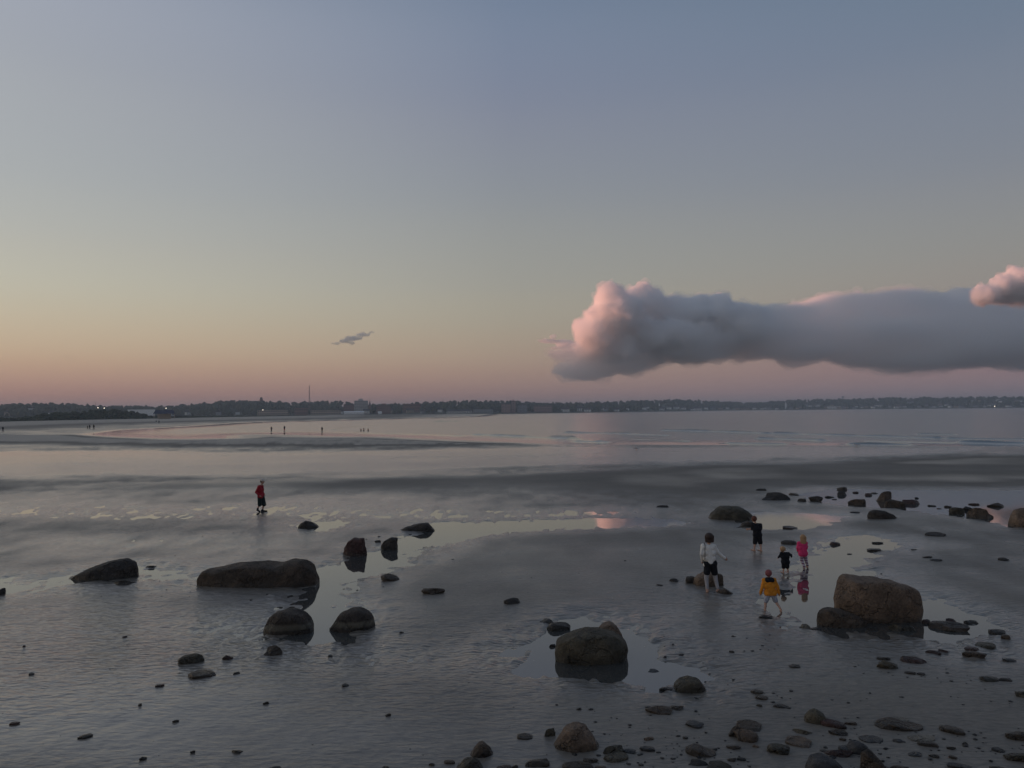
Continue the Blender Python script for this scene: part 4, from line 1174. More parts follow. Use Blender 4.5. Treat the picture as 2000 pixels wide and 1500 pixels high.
far_w, far_g = 'in or beside the long far pool beyond the flat-topped boulder', 'stones of the long far pool'
D, B_, T_, O_, RD, S_, P_ = 'rock_dark', 'rock_brown', 'rock_tan', 'rock_olive', 'rock_red', 'rock_slate', 'rock_pale'
for s in [(1636, 1653, 950, 957, B_), (1637, 1654, 959, 968, D), (1666, 1676, 959, 963, RD), (1690, 1703, 962, 968, RD), (1701, 1714, 961, 964, D), (1713, 1741, 957, 980, B_), (1659, 1689, 972, 986, B_),
          (1731, 1767, 974, 991, B_), (1763, 1793, 974, 985, RD), (1787, 1794, 970, 974, D), (1661, 1678, 997, 1002, D), (1856, 1881, 989, 1004, O_), (1879, 1901, 987, 997, D),
          (1892, 1936, 988, 1013, B_), (1893, 1911, 981, 986, RD), (1931, 1958, 980, 990, B_), (1813, 1827, 985, 989, D), (1845, 1858, 986, 991, D), (1830, 1838, 991, 994, D), (1282, 1305, 985, 991, D),
          (1489, 1540, 960, 977, D), (1541, 1559, 962, 968, B_), (1559, 1574, 972, 980, D), (1581, 1606, 967, 980, D), (1477, 1496, 953, 958, D), (1612, 1628, 967, 972, D), (1625, 1634, 973, 976, D)]:
    stone(*s, far_w, far_g)
ch_w, ch_g = 'on the wet flat between the far pool and the children', 'stones between far pool and children'
for s in [(1810, 1843, 1039, 1047, D), (1622, 1640, 1056, 1065, RD), (1704, 1724, 1056, 1062, D), (1695, 1719, 1068, 1077, D), (1803, 1820, 1084, 1090, D), (1816, 1838, 1090, 1096, S_), (1951, 1968, 1087, 1095, D),
          (1530, 1556, 1026, 1033, RD), (1527, 1554, 1053, 1063, D), (1780, 1790, 1072, 1075, D), (1655, 1664, 1080, 1083, D)]:
    stone(*s, ch_w, ch_g)
bw, bg = 'at the foot of the largest boulder or its side pool', 'stones round the largest boulder'
for s in [(1737, 1766, 1216, 1233, O_), (1766, 1789, 1218, 1233, O_), (1562, 1582, 1215, 1228, P_), (1802, 1817, 1206, 1218, RD), (1822, 1832, 1209, 1217, RD), (1820, 1888, 1211, 1232, B_), (1848, 1868, 1204, 1216, RD),
          (1934, 1964, 1225, 1239, D), (1956, 1972, 1235, 1248, T_), (1696, 1716, 1222, 1232, D), (1885, 1910, 1210, 1218, D), (1584, 1604, 1222, 1232, D)]:
    stone(*s, bw, bg)
ww_, wg = 'near the woman in white', 'stones near the woman in white'
for s in [(1308, 1326, 1127, 1136, S_), (1339, 1358, 1124, 1139, D), (1483, 1508, 1197, 1209, D), (1282, 1294, 1140, 1144, D)]:
    stone(*s, ww_, wg)
pw, pg = 'beside the blocky boulder and its round pool', 'stones round the blocky boulder'
for s in [(1055, 1082, 1205, 1216, D), (1070, 1113, 1213, 1232, D), (1073, 1085, 1253, 1264, D), (1266, 1286, 1303, 1313, S_), (1288, 1312, 1335, 1348, S_), (1296, 1302, 1281, 1284, D), (1542, 1563, 1293, 1304, D), (1424, 1434, 1271, 1275, D)]:
    stone(*s, pw, pg)
sw, sg = 'on the flat between the stream and the blocky boulder', 'stones between stream and blocky boulder'
for s in [(746, 778, 1121, 1135, B_), (825, 868, 1146, 1161, B_), (985, 1016, 1166, 1179, D), (732, 744, 1053, 1060, D), (738, 743, 1046, 1049, D), (780, 788, 1231, 1235, D)]:
    stone(*s, sw, sg)
lw, lg = 'on the open rippled flat west of the stream', 'stones on the western flat'
for s in [(-6, 12, 1146, 1162, D), (516, 550, 1258, 1280, B_), (350, 395, 1274, 1296, O_), (433, 456, 1273, 1289, RD), (372, 416, 1308, 1324, B_), (454, 469, 1307, 1317, D), (302, 322, 1331, 1341, RD), (56, 67, 1313, 1319, D),
          (18, 39, 1406, 1416, RD), (151, 181, 1430, 1443, D), (270, 277, 1373, 1379, D), (336, 350, 1402, 1411, D), (271, 287, 1476, 1485, D), (371, 382, 1466, 1472, D), (451, 475, 1461, 1473, D), (188, 196, 1239, 1245, D),
          (239, 249, 1238, 1245, RD), (44, 50, 1258, 1264, RD), (667, 682, 1333, 1341, D), (513, 526, 1370, 1375, D), (752, 764, 1393, 1399, D), (471, 478, 1406, 1412, D), (549, 556, 1365, 1370, D), (222, 262, 1131, 1141, D), (284, 306, 1101, 1108, D),
          (0, 6, 1431, 1436, D), (448, 456, 1396, 1400, D), (640, 650, 1278, 1282, D), (714, 720, 1316, 1319, D), (360, 366, 1194, 1198, D), (720, 728, 1463, 1467, D), (1018, 1024, 1306, 1309, D), (520, 550, 1492, 1506, D), (745, 760, 1496, 1504, D)]:
    if s[1] - s[0] < 9 and s[2] > 1180 and s[0] not in (270, 44): continue
    c_, q_ = (s[0] + s[1]) / 2, (.42 if s[1] - s[0] < 32 else .5)
    stone(c_ - (s[1] - s[0]) * q_, c_ + (s[1] - s[0]) * q_, s[2] + (s[3] - s[2]) * (.5 - q_), s[3], s[4], lw, lg)
nw, ng = 'among the shore stones at the foot of the beach', 'shore stones'
for s in [(1063, 1084, 1414, 1438, D), (1011, 1039, 1429, 1444, D), (1180, 1217, 1446, 1474, O_), (1216, 1241, 1454, 1471, S_), (1250, 1279, 1449, 1468, S_), (1181, 1226, 1470, 1488, O_), (1344, 1381, 1477, 1496, D), (1378, 1426, 1482, 1504, O_),
          (1424, 1450, 1410, 1440, B_), (1440, 1484, 1403, 1426, B_), (1432, 1478, 1415, 1448, T_), (1340, 1373, 1404, 1421, S_), (1262, 1311, 1373, 1394, B_), (1307, 1334, 1374, 1388, B_), (1467, 1490, 1347, 1356, B_), (1476, 1499, 1356, 1367, B_), (1478, 1490, 1368, 1380, D),
          (1500, 1541, 1445, 1473, O_), (1537, 1581, 1437, 1457, T_), (1549, 1584, 1422, 1434, O_), (1619, 1653, 1422, 1436, D), (1603, 1651, 1407, 1421, RD), (1651, 1672, 1407, 1416, D), (1838, 1882, 1412, 1433, B_), (1968, 2006, 1420, 1446, B_), (1966, 2010, 1459, 1487, O_),
          (1936, 1970, 1487, 1510, O_), (1985, 2010, 1343, 1362, P_), (1917, 1951, 1319, 1331, D), (1951, 1974, 1321, 1331, D), (1714, 1751, 1284, 1306, O_), (1714, 1738, 1279, 1290, B_), (1762, 1806, 1283, 1296, RD), (1810, 1836, 1267, 1278, RD), (1834, 1854, 1268, 1273, RD),
          (1908, 1941, 1251, 1266, O_), (1886, 1909, 1259, 1269, RD), (1884, 1923, 1274, 1284, B_), (1960, 1983, 1283, 1293, S_), (1768, 1787, 1310, 1317, D), (1792, 1806, 1313, 1319, D), (1511, 1536, 1372, 1382, D), (1688, 1722, 1485, 1504, P_), (1740, 1775, 1490, 1506, D),
          (1610, 1664, 1462, 1478, RD), (1855, 1895, 1482, 1504, S_), (1939, 1960, 1460, 1469, D), (1775, 1800, 1466, 1477, S_), (1815, 1833, 1472, 1480, D), (1850, 1866, 1456, 1464, D), (1854, 1868, 1472, 1482, B_), (1745, 1762, 1442, 1450, S_), (1640, 1668, 1455, 1467, S_), (1025, 1072, 1478, 1498, B_),
          (1100, 1158, 1488, 1508, D), (1140, 1168, 1478, 1491, B_), (1160, 1184, 1492, 1504, T_), (970, 1000, 1486, 1506, RD), (1000, 1012, 1492, 1500, D), (1420, 1446, 1450, 1464, D), (1470, 1482, 1452, 1460, D), (1420, 1438, 1478, 1488, D), (1440, 1456, 1480, 1486, S_), (1258, 1278, 1440, 1446, D),
          (1880, 1890, 1450, 1455, D), (1975, 2006, 1490, 1512, P_), (1795, 1830, 1448, 1458, B_), (1640, 1652, 1440, 1447, D), (1340, 1352, 1456, 1462, D), (1126, 1136, 1382, 1387, D), (868, 888, 1484, 1492, D), (838, 850, 1490, 1496, D)]:
    if s[4] == D and rk.random() < .45: s = s[:4] + (rk.choice((B_, B_, O_, T_)),)
    stone(*s, nw, ng)

# fine pebbles and shell bits strewn over the sand
rng2 = np.random.default_rng(9)
vs_, fs_ = [], []
iv2, if2 = ICO[1]
def strew(n, box, smin, smax, dens=None):
    for _ in range(n):
        u_, v_ = rng2.uniform(box[0], box[1]), box[2] + (box[3] - box[2]) * rng2.random() ** .8
        x_, y_ = G(u_, v_)
        if dens is not None and vnoise(x_ / 1.3, y_ / 1.3, seed=40) < dens: continue
        s_ = smin + (smax - smin) * rng2.random() ** 3
        q = iv2 * (1 + rng2.uniform(-.25, .25, (len(iv2), 1))) * np.array((s_ * rng2.uniform(.8, 1.5), s_, s_ * rng2.uniform(.3, .6)))
        c, si = math.cos(rng2.uniform(0, 6.3)), math.sin(rng2.uniform(0, 6.3))
        hgt = sand_height(np.array([x_]), np.array([y_]))[0][0]
        vs_.append(q + np.array((x_, y_, max(hgt, -.02) + s_ * .12))); fs_.append(if2)
strew(380, (900, 2040, 1380, 1530), .010, .045, .42)
strew(170, (1250, 2020, 1240, 1390), .012, .045, .45)
strew(30, (-20, 1000, 1180, 1520), .006, .016)
strew(50, (0, 1900, 1030, 1180), .015, .04)
tag(link_mesh('pebbles', merged('pebbles', vs_, fs_), 'rock_slate', smooth=False), 'fine dark pebbles and shell bits strewn over the sand', 'pebbles', kind='stuff')
# ------------------------------------------------------------------ people
UVS = None
def capsule(p0, p1, r0, r1, n=14, m=5):
    p0, p1 = np.array(p0, float), np.array(p1, float)
    ax = p1 - p0; L = np.linalg.norm(ax)
    ax = ax / L if L > 1e-6 else np.array((0, 0, 1.0))
    t1 = np.cross(ax, (0.3, 0.9, 0.2)); t1 /= np.linalg.norm(t1); t2 = np.cross(ax, t1)
    rings = []
    for i in range(m): # start cap
        q = -math.pi / 2 + (i + .6) * (math.pi / 2) / m
        rings.append((p0 + ax * r0 * math.sin(q), r0 * math.cos(q)))
    for i in range(m):
        q = (i + .4) * (math.pi / 2) / m
        rings.append((p1 + ax * r1 * math.sin(q), r1 * math.cos(q)))
    an = np.linspace(0, 2 * math.pi, n, endpoint=False)
    V = np.concatenate([c + r * (np.cos(an)[:, None] * t1 + np.sin(an)[:, None] * t2) for c, r in rings] + [(p0 - ax * r0)[None], (p1 + ax * r1)[None]])
    Fc = []
    for j in range(len(rings) - 1):
        for i in range(n):
            a, b, c, d = j * n + i, j * n + (i + 1) % n, (j + 1) * n + (i + 1) % n, (j + 1) * n + i
            Fc += [(a, b, c), (a, c, d)]
    s, e_ = len(V) - 2, len(V) - 1
    k = (len(rings) - 1) * n
    for i in range(n):
        Fc += [(s, (i + 1) % n, i), (e_, k + i, k + (i + 1) % n)]
    return V, np.array(Fc)
def ellipsoid(c, r):
    v, f = ICO[3]
    return v * np.array(r) + np.array(c), f
def build(name, prims, mat, parent, voxel, smooth=3):
    me = remeshed(merged(name, [p[0] for p in prims], [p[1] for p in prims]), voxel, smooth)
    return link_mesh(name, me, mat, parent)
def hand(wr, el_, s, fwd):
    """palm, four bent fingers of different length and a thumb from the side of the palm"""
    wr, el_ = np.array(wr), np.array(el_)
    d = wr - el_; d /= np.linalg.norm(d)
    side = np.cross(d, fwd); side = side / (np.linalg.norm(side) + 1e-9)
    curl = np.cross(side, d)
    out = [capsule(wr, wr + d * .055 * s, .021 * s, .026 * s), capsule(wr + side * .012 * s, wr + d * .06 * s + side * .02 * s, .016 * s, .016 * s), capsule(wr - side * .012 * s, wr + d * .06 * s - side * .02 * s, .016 * s, .016 * s)]
    for i, l in enumerate((.052, .062, .058, .046)):
        b0 = wr + d * .068 * s + side * (.027 - .018 * i) * s
        b1 = b0 + (d * .55 + curl * .12) * l * s
        out += [capsule(b0, b1, .0098 * s, .0092 * s, 8, 3), capsule(b1, b1 + (d * .38 + curl * .34) * l * s, .0092 * s, .008 * s, 8, 3)]
    t0 = wr + d * .02 * s + side * .022 * s
    t1 = t0 + (d * .5 + side * .7) * .034 * s
    out += [capsule(t0, t1, .012 * s, .0105 * s, 8, 3), capsule(t1, t1 + (d * .9 + side * .15) * .026 * s, .0105 * s, .009 * s, 8, 3)]
    return out
class Figure:
    def __init__(s, label, u0, v0, joints, H, fwd, head_r, child=1.0, cat='person', voxel=.0085, group=None, barefoot=True):
        foot, gz = GS(u0, v0)
        s.k = foot[1] / F_PX
        s.e = empty('person', (foot[0], foot[1], gz))
        tag(s.e, label, cat, group)
        s.J = {n: np.array(((q[0] - u0) * s.k, q[2] if len(q) > 2 else 0.0, (v0 - q[1]) * s.k)) for n, q in joints.items()}
        s.H, s.fwd, s.c, s.hr, s.vox = H, np.array(fwd, float), child, head_r, voxel
        s.body(barefoot)
    def limb(s, a, b, r0, r1, pad=0.0):
        return capsule(s.J[a], s.J[b], r0 * s.H * s.c + pad, r1 * s.H * s.c + pad)
    def torso(s, pad=0.0, low=True):
        H, c = s.H, s.c
        o = []
        ch, pe = s.J['chest'], s.J['pelvis']
        dirx = s.J['shR'] - s.J['shL']; wsh = np.linalg.norm(dirx); dx = dirx / wsh
        up = ch - pe
        for f_, hw, r_ in ((1.12, .36, .048), (.75, .30, .062), (.35, .20, .060), (0.0, .26, .064)):
            if not low and f_ < .2: continue
            m_ = pe + up * f_
            o.append(capsule(m_ - dx * wsh * hw, m_ + dx * wsh * hw, r_ * H * c + pad, r_ * H * c + pad))
        o.append(capsule(pe + up * .1, pe + up * 1.05, .066 * H * c + pad, .064 * H * c + pad))
        o.append(capsule(s.J['shL'], s.J['shR'], .034 * H * c + pad, .034 * H * c + pad))
        return o
    def legs(s, pad=0.0):
        o = []
        for q in 'LR':
            o += [s.limb('hip' + q, 'kn' + q, .046, .033, pad), s.limb('kn' + q, 'an' + q, .033, .021, pad)]
        return o
    def arms(s, pad=0.0, to=1.0):
        o = []
        for q in 'LR':
            o += [s.limb('sh' + q, 'el' + q, .029, .023, pad)]
            w = s.J['el' + q] + (s.J['wr' + q] - s.J['el' + q]) * to
            o += [capsule(s.J['el' + q], w, .023 * s.H * s.c + pad, .017 * s.H * s.c + pad)]
        return o
    def feet_dirs(s, q):
        return s.J.get('toe' + q, s.J['an' + q] + s.fwd * .13 * s.H * (1 if s.c > 1 else 1)) 
    def feet(s, pad=0.0):
        o = []
        for q in 'LR':
            an = s.J['an' + q]; toe = s.feet_dirs(q)
            r_ = .017 * s.H
            hz_ = max(r_ * .9, an[2] - .045 * s.H)
            d = toe - an; d[2] = 0
            heel = np.array((an[0], an[1], hz_)) - d * .22
            tip = np.array((an[0] + d[0], an[1] + d[1], max(r_ * .8, toe[2] if 'toe' + q in s.J else r_ * .8)))
            o += [capsule(an, heel + d * .2, .02 * s.H + pad, .02 * s.H + pad), capsule(heel, tip, r_ + pad + .004, r_ * .85 + pad)]
            if not pad:                     # toes
                sd = np.cross(d / (np.linalg.norm(d) + 1e-9), (0, 0, 1))
                for i in range(5):
                    b = tip + sd * (i - 2) * .0085 * s.H
                    o.append(capsule(b - d * .12, b + d * (.10 - .018 * abs(i - 1)), .0068 * s.H, .006 * s.H, 8, 3))
        return o
    def body(s, barefoot):
        H = s.H
        hd, nk = s.J['head'], s.J['neck']
        hr = s.hr
        f = s.fwd / np.linalg.norm(s.fwd)
        sd = np.cross(f, (0, 0, 1))
        p = s.torso(-.012 * H) + s.legs() + s.arms()
        p += [capsule(s.J['chest'] * .3 + nk * .7 - np.array((0, 0, .02 * H)), hd, .030 * H * s.c, .030 * H * s.c)]
        p += [ellipsoid(hd + np.array((0, 0, hr * .12)), (hr * .80, hr * .86, hr)), ellipsoid(hd + f * hr * .22 - np.array((0, 0, hr * .42)), (hr * .55, hr * .58, hr * .56))]
        p += [capsule(hd + f * hr * .82 + np.array((0, 0, hr * .1)), hd + f * hr * .98 - np.array((0, 0, hr * .16)), hr * .08, hr * .13, 8, 3)]      # nose
        p += [capsule(hd + f * hr * .74 - np.array((0, 0, hr * .5)) - sd * hr * .18, hd + f * hr * .74 - np.array((0, 0, hr * .5)) + sd * hr * .18, hr * .09, hr * .09, 8, 3)]   # mouth
        for q in (-1, 1):
            p.append(ellipsoid(hd + sd * hr * .8 * q - np.array((0, 0, hr * .08)), (hr * .14, hr * .14, hr * .24)))                              # ears
        hs = H / 1.72 * (1.0 if s.c <= 1 else 1.12)
        for q in 'LR':
            p += hand(s.J['wr' + q], s.J['el' + q], hs, f)
        p += s.feet()
        b = build('body', p, 'skin', s.e, s.vox, 2)
        for q in (-1, 1):
            v, ff2 = ICO[2]
            c0 = hd + f * hr * .78 + sd * hr * .3 * q + np.array((0, 0, hr * .06))
            pydata('eye', v * hr * .1 + c0, [tuple(int(i) for i in t_) for t_ in ff2], 'eye', b)
        s.b = b
    def wear(s, name, mat, prims, smooth=3, vox=None):
        return build(name, prims, mat, s.e, vox or s.vox * 1.1, smooth)
    def hair(s, mat, length, back=.2, wide=1.0, name='hair'):
        hd, hr = s.J['head'], s.hr
        f = s.fwd / np.linalg.norm(s.fwd)
        p = [ellipsoid(hd - f * hr * .14 + np.array((0, 0, hr * .2)), (hr * .93 * wide, hr * .93 * wide, hr * 1.0))]
        n = 5
        sd = np.cross(f, (0, 0, 1))
        if length > 0:
            for i in range(-3, 4):
                c0 = hd - f * hr * (.62 - .05 * abs(i)) + sd * hr * .24 * i * wide
                p.append(capsule(c0 + np.array((0, 0, hr * .3)), c0 - np.array((0, 0, length * hr * (1 - .04 * abs(i)))) - f * hr * back * .2, hr * .34, hr * .26, 10, 4))
        return s.wear(name, mat, p, 2, max(.012, hr * .09))

# the woman in the white sweater
w_ = Figure('woman in white sweater and black shorts, arm stretched out, watching the children', 1392, 1156, dict(
    head=(1387, 1051), neck=(1386.5, 1061), chest=(1385, 1074), pelvis=(1388, 1101), shL=(1375, 1067.5), elL=(1371, 1083, -.04), wrL=(1375, 1098, .1),
    shR=(1396, 1068.5), elR=(1404, 1081, .02), wrR=(1416.5, 1091.5, .05), hipL=(1383, 1105), knL=(1380.5, 1130, .03), anL=(1381.5, 1152.5, -.02),
    hipR=(1394, 1105), knR=(1398.5, 1129, .05), anR=(1402.5, 1152.5, .0), toeR=(1414, 1156, .06), toeL=(1384, 1156, .2)), 1.66, (.1, 1, 0), .112)
k_ = w_.k
w_.hair('hair_brown', 1.05, wide=1.14)
sw_ = w_.torso(.014, low=True) + w_.arms(.012, .97) + [capsule(w_.J['elR'] * .2 + w_.J['wrR'] * .8, w_.J['wrR'], .034, .05), capsule(w_.J['pelvis'] + np.array((-.13, 0, .02)), w_.J['pelvis'] + np.array((-.15, 0, -.04)), .05, .05), capsule(w_.J['pelvis'] + np.array((.12, 0, .02)), w_.J['pelvis'] + np.array((.145, 0, -.035)), .045, .045)]
sw_ = [q for i, q in enumerate(sw_) if i not in (3,)]
w_.wear('sweater', 'cloth_white', sw_)
w_.wear('shorts', 'cloth_black', [capsule(w_.J['hipL'] + np.array((0, 0, .05)), w_.J['hipR'] + np.array((0, 0, .05)), .115, .115), capsule(w_.J['hipL'], w_.J['hipL'] * .45 + w_.J['knL'] * .55, .098, .092), capsule(w_.J['hipR'], w_.J['hipR'] * .4 + w_.J['knR'] * .6, .098, .094)])
w_.wear('leggings', 'leggings_grey', [w_.limb('hip' + q, 'kn' + q, .046, .033, .006) for q in 'LR'] + [capsule(w_.J['kn' + q], w_.J['kn' + q] * .15 + w_.J['an' + q] * .85, .033 * 1.66 + .006, .024 * 1.66 + .004) for q in 'LR'])
w_.wear('bag_strap', 'hair_brown', [capsule(w_.J['shL'] + np.array((.02, -.14, .04)), w_.J['pelvis'] + np.array((-.17, -.12, .1)), .011, .011), capsule(w_.J['shL'] + np.array((.02, -.14, .04)), w_.J['shL'] + np.array((.04, .02, .08)), .011, .011)], 0, .008)

b_ = Figure('boy in dark top and knee shorts bending one arm beside the flat-topped boulder', 1480, 1076, dict(
    head=(1474, 1014.5), neck=(1476, 1021), chest=(1479, 1029), pelvis=(1480, 1045), shL=(1472, 1025), elL=(1470, 1034, .02), wrL=(1464.5, 1034.5, .08),
    shR=(1486.5, 1026), elR=(1489, 1032.5, .1), wrR=(1484, 1035, .2), hipL=(1477, 1046), knL=(1475.5, 1060, .03), anL=(1473.5, 1072, .0), hipR=(1483.5, 1046), knR=(1486, 1060.5, .05), anR=(1485.5, 1073, -.05)), 1.27, (-.35, 1, 0), .103, 1.08)
b_.hair('hair_auburn', 0.0)
b_.wear('top', 'cloth_black', b_.torso(.016) + [b_.limb('sh' + q, 'el' + q, .031, .027, .016) for q in 'LR'])
b_.wear('shorts', 'cloth_black', [capsule(b_.J['hipL'], b_.J['hipR'], .1, .1)] + [capsule(b_.J['hip' + q], b_.J['kn' + q], .088, .082) for q in 'LR'])

t_ = Figure('toddler with fair hair in a black jacket standing at the channel edge', 1534, 1117.5, dict(
    head=(1529, 1072), neck=(1530.5, 1077), chest=(1533.5, 1083), pelvis=(1534.5, 1096), shL=(1527, 1080), elL=(1524.5, 1085, .03), wrL=(1523, 1089, .1),
    shR=(1540.5, 1080.5), elR=(1545.5, 1083, .0), wrR=(1547.5, 1087, .05), hipL=(1531.5, 1099), knL=(1531, 1108, .02), anL=(1530, 1115.5, 0), hipR=(1537.5, 1099), knR=(1538.5, 1108, .02), anR=(1539.5, 1115.5, .0)), .86, (-.4, 1, 0), .086, 1.2, voxel=.007)
t_.hair('hair_blond', 0.35)
t_.wear('jacket', 'cloth_black', t_.torso(.018) + t_.arms(.014, .85))
t_.wear('shorts', 'cloth_black', [capsule(t_.J['hipL'], t_.J['hipR'], .078, .078)] + [capsule(t_.J['hip' + q], t_.J['hip' + q] * .2 + t_.J['kn' + q] * .8, .068, .064) for q in 'LR'])

g_ = Figure('girl with long fair hair in a pink jacket wading in the channel', 1571, 1109.5, dict(
    head=(1569.5, 1051), neck=(1568.5, 1058), chest=(1568, 1066), pelvis=(1569, 1081), shL=(1561.5, 1061.5), elL=(1559, 1070, .02), wrL=(1561, 1077, .1),
    shR=(1575, 1061.5), elR=(1577, 1070, .02), wrR=(1575.5, 1077.5, .1), hipL=(1566, 1082), knL=(1567, 1095, .03), anL=(1570, 1107, -.05), hipR=(1572.5, 1082), knR=(1575.5, 1094.5, .06), anR=(1579.5, 1106, .1)), 1.08, (.1, 1, 0), .096, 1.12, voxel=.0075)
g_.hair('hair_blond', 1.75, .6)
g_.wear('jacket', 'cloth_pink', g_.torso(.02) + g_.arms(.015, .95) + [capsule(g_.J['pelvis'] - np.array((.05, 0, .02)), g_.J['pelvis'] + np.array((.05, 0, -.02)), .098, .098)])
g_.wear('leggings', 'leggings_striped', g_.legs(.012))

o_ = Figure('small child in an orange jacket with dark collar, running towards the channel', 1505, 1193, dict(
    head=(1502.5, 1121.5), neck=(1503, 1129.5), chest=(1503.5, 1140), pelvis=(1505.5, 1159), shL=(1494, 1134), elL=(1489.5, 1147, -.02), wrL=(1487.5, 1160, .05),
    shR=(1513, 1134), elR=(1519, 1147, -.03), wrR=(1522, 1160, .0), hipL=(1500.5, 1162), knL=(1496.5, 1176, .03), anL=(1495, 1188.5, 0), hipR=(1510.5, 1162), knR=(1516.5, 1176, .04), anR=(1522.5, 1189.5, -.12)), 1.02, (.15, 1, 0), .090, 1.14, voxel=.007)
o_.hair('cap_red', 0.0, name='cap')
o_.wear('jacket', 'cloth_orange', o_.torso(.022) + o_.arms(.018, .93) + [capsule(o_.J['pelvis'] - np.array((.085, 0, -.03)), o_.J['pelvis'] + np.array((.085, 0, .03)), .082, .082)])
o_.wear('collar', 'cloth_black', [capsule(o_.J['neck'] + np.array((-.05, -.035, -.045)), o_.J['neck'] + np.array((.05, -.035, -.045)), .068, .068), capsule(o_.J['shL'] * .75 + o_.J['shR'] * .25 + np.array((0, -.04, .005)), o_.J['shL'] * .25 + o_.J['shR'] * .75 + np.array((0, -.04, .005)), .062, .062)])
o_.wear('shorts', 'cloth_pale', [capsule(o_.J['hipL'] + np.array((0, 0, .02)), o_.J['hipR'] + np.array((0, 0, .02)), .086, .086)] + [capsule(o_.J['hip' + q], o_.J['hip' + q] * .15 + o_.J['kn' + q] * .85, .070, .064) for q in 'LR'])

r_ = Figure('walker in red jacket and dark shorts with bowed head, alone on the flats', 510, 999.5, dict(
    head=(512.5, 941, 0), neck=(510.5, 947.5, 0), chest=(508.8, 953.5, 0), pelvis=(509.5, 968, 0), shR=(508, 950.5, -.18), elR=(503.5, 960.5, -.26), wrR=(509.5, 966.5, -.24),
    shL=(509.5, 950.5, .18), elL=(506, 960, .26), wrL=(513, 966.5, .22), hipR=(508.5, 970, -.09), knR=(508.5, 983, -.09), anR=(504.5, 992.5, -.09), toeR=(508, 998.5, -.09), hipL=(511, 970, .09), knL=(514.5, 983.5, .09), anL=(511.5, 996, .09)), 1.73, (1, -.12, 0), .112)
r_.wear('cap', 'cap_white', [ellipsoid(r_.J['head'] + np.array((-.015, 0, .05)), (.118, .105, .10)), ellipsoid(r_.J['head'] + np.array((.12, -.01, .035)), (.085, .075, .018))], 1, .01)
r_.hair('hair_brown', .1)
r_.wear('jacket', 'cloth_red', r_.torso(.03) + r_.arms(.026, .95) + [capsule(r_.J['pelvis'] + np.array((0, -.09, -.02)), r_.J['pelvis'] + np.array((0, .09, -.02)), .145, .145)])
r_.wear('shorts', 'cloth_green_black', [capsule(r_.J['hipL'], r_.J['hipR'], .125, .125)] + [capsule(r_.J['hip' + q], r_.J['kn' + q] - np.array((0, 0, .05)), .118, .112) for q in 'LR'])
r_.wear('shoes', 'shoe_black', r_.feet(.018))
def soles(f_):
    for q in 'LR':
        an = f_.J['an' + q]; toe = f_.feet_dirs(q); d = toe - an
        f_.wear('sole', 'sole_white', [capsule(np.array((an[0], an[1], max(an[2] - .075, .012))) - d * .1, np.array((an[0] + d[0], an[1] + d[1], max(toe[2] if 'toe' + q in f_.J else 0, .012))), .03, .028)], 0, .012)
soles(r_)

# far walkers and waders
FAR_J = dict(head=(0, .92), neck=(0, .85), chest=(0, .72), pelvis=(0, .52), shL=(-.11, .81), elL=(-.15, .64, .03), wrL=(-.13, .49, .08), shR=(.11, .81), elR=(.15, .64, .03), wrR=(.14, .49, .08),
             hipL=(-.055, .5), knL=(-.06, .27, .03), anL=(-.07, .045), hipR=(.055, .5), knR=(.07, .27, .05), anR=(.09, .045))
def far_person(u_, vt_, vb_, label, top, low, stride=1.0, armup=0.0, sink=0.0, group=None):
    hpx = vb_ - vt_
    j = {}
    for n, q in FAR_J.items():
        x_ = q[0] * (stride if n[:2] in ('kn', 'an') else 1)
        z_ = q[1] + (armup if n[:2] in ('wr',) else armup * .6 if n[:2] == 'el' else 0)
        j[n] = (u_ + x_ * hpx, vb_ - z_ * hpx) + tuple(q[2:])
    H = hpx * G(u_, vb_)[1] / F_PX
    f_ = Figure(label, u_, vb_, j, H, (.2, 1, 0), .068 * H, 1.0, voxel=.026, group=group)
    f_.wear('top', top, f_.torso(.03) + f_.arms(.03, .8), 1)
    f_.wear('trousers', low, [capsule(f_.J['hip' + q], f_.J['an' + q], .1, .07) for q in 'LR'], 1)
    f_.hair('hair_brown', .3)
    f_.e.location.z -= sink
far_person(5.5, 833, 843, 'lone far walker in black on the dry upper beach', 'cloth_black', 'cloth_black', 1.6)
for i, (u_, a_, b2) in enumerate(((171, 831, 837.5), (175, 829.5, 838), (183, 829, 839))):
    far_person(u_, a_, b2, ['shortest of three dark figures walking together on the dry beach', 'middle of three dark figures walking together on the dry beach', 'tallest of three dark figures walking together on the dry beach'][i], 'cloth_black', 'cloth_green_black', 1.3, group='three walkers on the dry beach')
far_person(530, 832.5, 841.5, 'standing dark wader facing the sea with arms at sides', 'cloth_black', 'cloth_black', .8, 0, .1)
far_person(555.5, 831, 841.5, 'wader with both arms raised a little, in the shallow wash', 'cloth_black', 'cloth_red', 1.2, .28, .1)
far_person(629, 833, 842, 'dark stooping wader at the edge of the curving wave', 'cloth_black', 'cloth_black', 1.6, 0, .1)
for i, u_ in enumerate((705, 710.5, 719)):
    far_person(u_, 835 - (i % 2), 842, 'bather standing in the shallow sea in a small group of three', 'skin', 'cloth_black', .7, (.0, .2, .1)[i], .25, 'three bathers in the sea')
for i, u_ in enumerate((305, 310.5)):
    far_person(u_, 818.5, 824, 'very distant figure sitting close to another below the pavilion', 'cloth_black', 'house_white' if i == 0 else 'cloth_black', 1, 0, 0, 'pair below the pavilion')

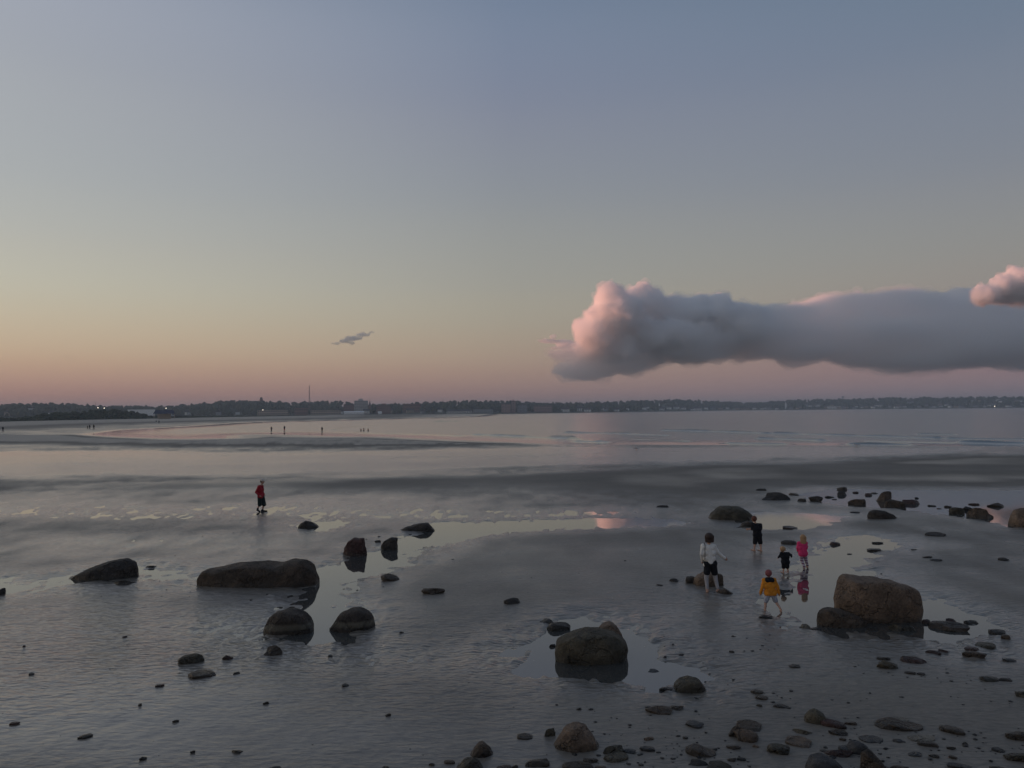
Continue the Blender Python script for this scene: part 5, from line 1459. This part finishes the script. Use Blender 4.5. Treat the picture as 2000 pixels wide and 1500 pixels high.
# gulls
def gull(u_, v_, rng_, label, flying, rz=0.0, roll=0.0, s=1.0):
    p = at_range(u_, v_, rng_) if flying else Vector((*G(u_, v_), 0.0))
    e = empty('gull', p if flying else (p.x, p.y, max(ground_z(p.x, p.y), 0)), rz)
    up = 0 if flying else .19
    e.rotation_euler = (0, roll, rz)
    build('body', [capsule((0, -.16, up), (0, .12, up + .02), .035, .065), capsule((0, .14, up + .05), (0, .22, up + .09), .05, .042), capsule((0, -.16, up), (0, -.3, up + .01), .035, .015)], 'gull_white', e, .012, 2)
    pydata('beak', [(-.012, .24, up + .09), (.012, .24, up + .09), (0, .24, up + .11), (0, .32, up + .08)], [(0, 1, 3), (1, 2, 3), (2, 0, 3), (0, 2, 1)], 'cloth_orange', e, False)
    for q in (-1, 1):
        if flying:
            a0, a1, a2 = (.03 * q, .02, up + .03), (.38 * q, .08, up + .17), (.72 * q, -.1, up + .12)
        else:
            a0, a1, a2 = (.06 * q, .08, up + .03), (.075 * q, -.1, up + .02), (.04 * q, -.32, up + .03)
        ch = (.2, .17, .05) if flying else (.1, .11, .03)
        v, f = [], []
        for a_, c_ in zip((a0, a1, a2), ch):
            v += [(a_[0], a_[1] + c_ * .4, a_[2]), (a_[0], a_[1], a_[2] + .018), (a_[0], a_[1] - c_ * .6, a_[2] - .004), (a_[0], a_[1], a_[2] - .012)]
        for i in (0, 1):
            for j in range(4): f.append((i * 4 + j, i * 4 + (j + 1) % 4, i * 4 + 4 + (j + 1) % 4, i * 4 + 4 + j))
        f += [(0, 1, 2, 3), (11, 10, 9, 8)]
        pydata('wing', v, f, 'gull_grey', e, False)
        if not flying:
            bars('leg', [((.03 * q, 0, 0), (.03 * q, 0, up))], .009, 'cloth_orange', e)
    e.scale = (s, s, s)
    tag(e, label, 'gull')
gull(132, 698, 260, 'gull gliding alone in the orange sky above the dune', True, .5, .25)
gull(1872, 753, 330, 'gull flying below the grey cloud bank over the bay', True, -.4, .1)
gull(1673, 873.5, 100, 'gull standing at the wave edge on the wet sand', False, 1.2, 0, 1.2)
gull(1243, 880, 100, 'gull standing on the wet flat before the small waves', False, -1.3, 0, 1.1)
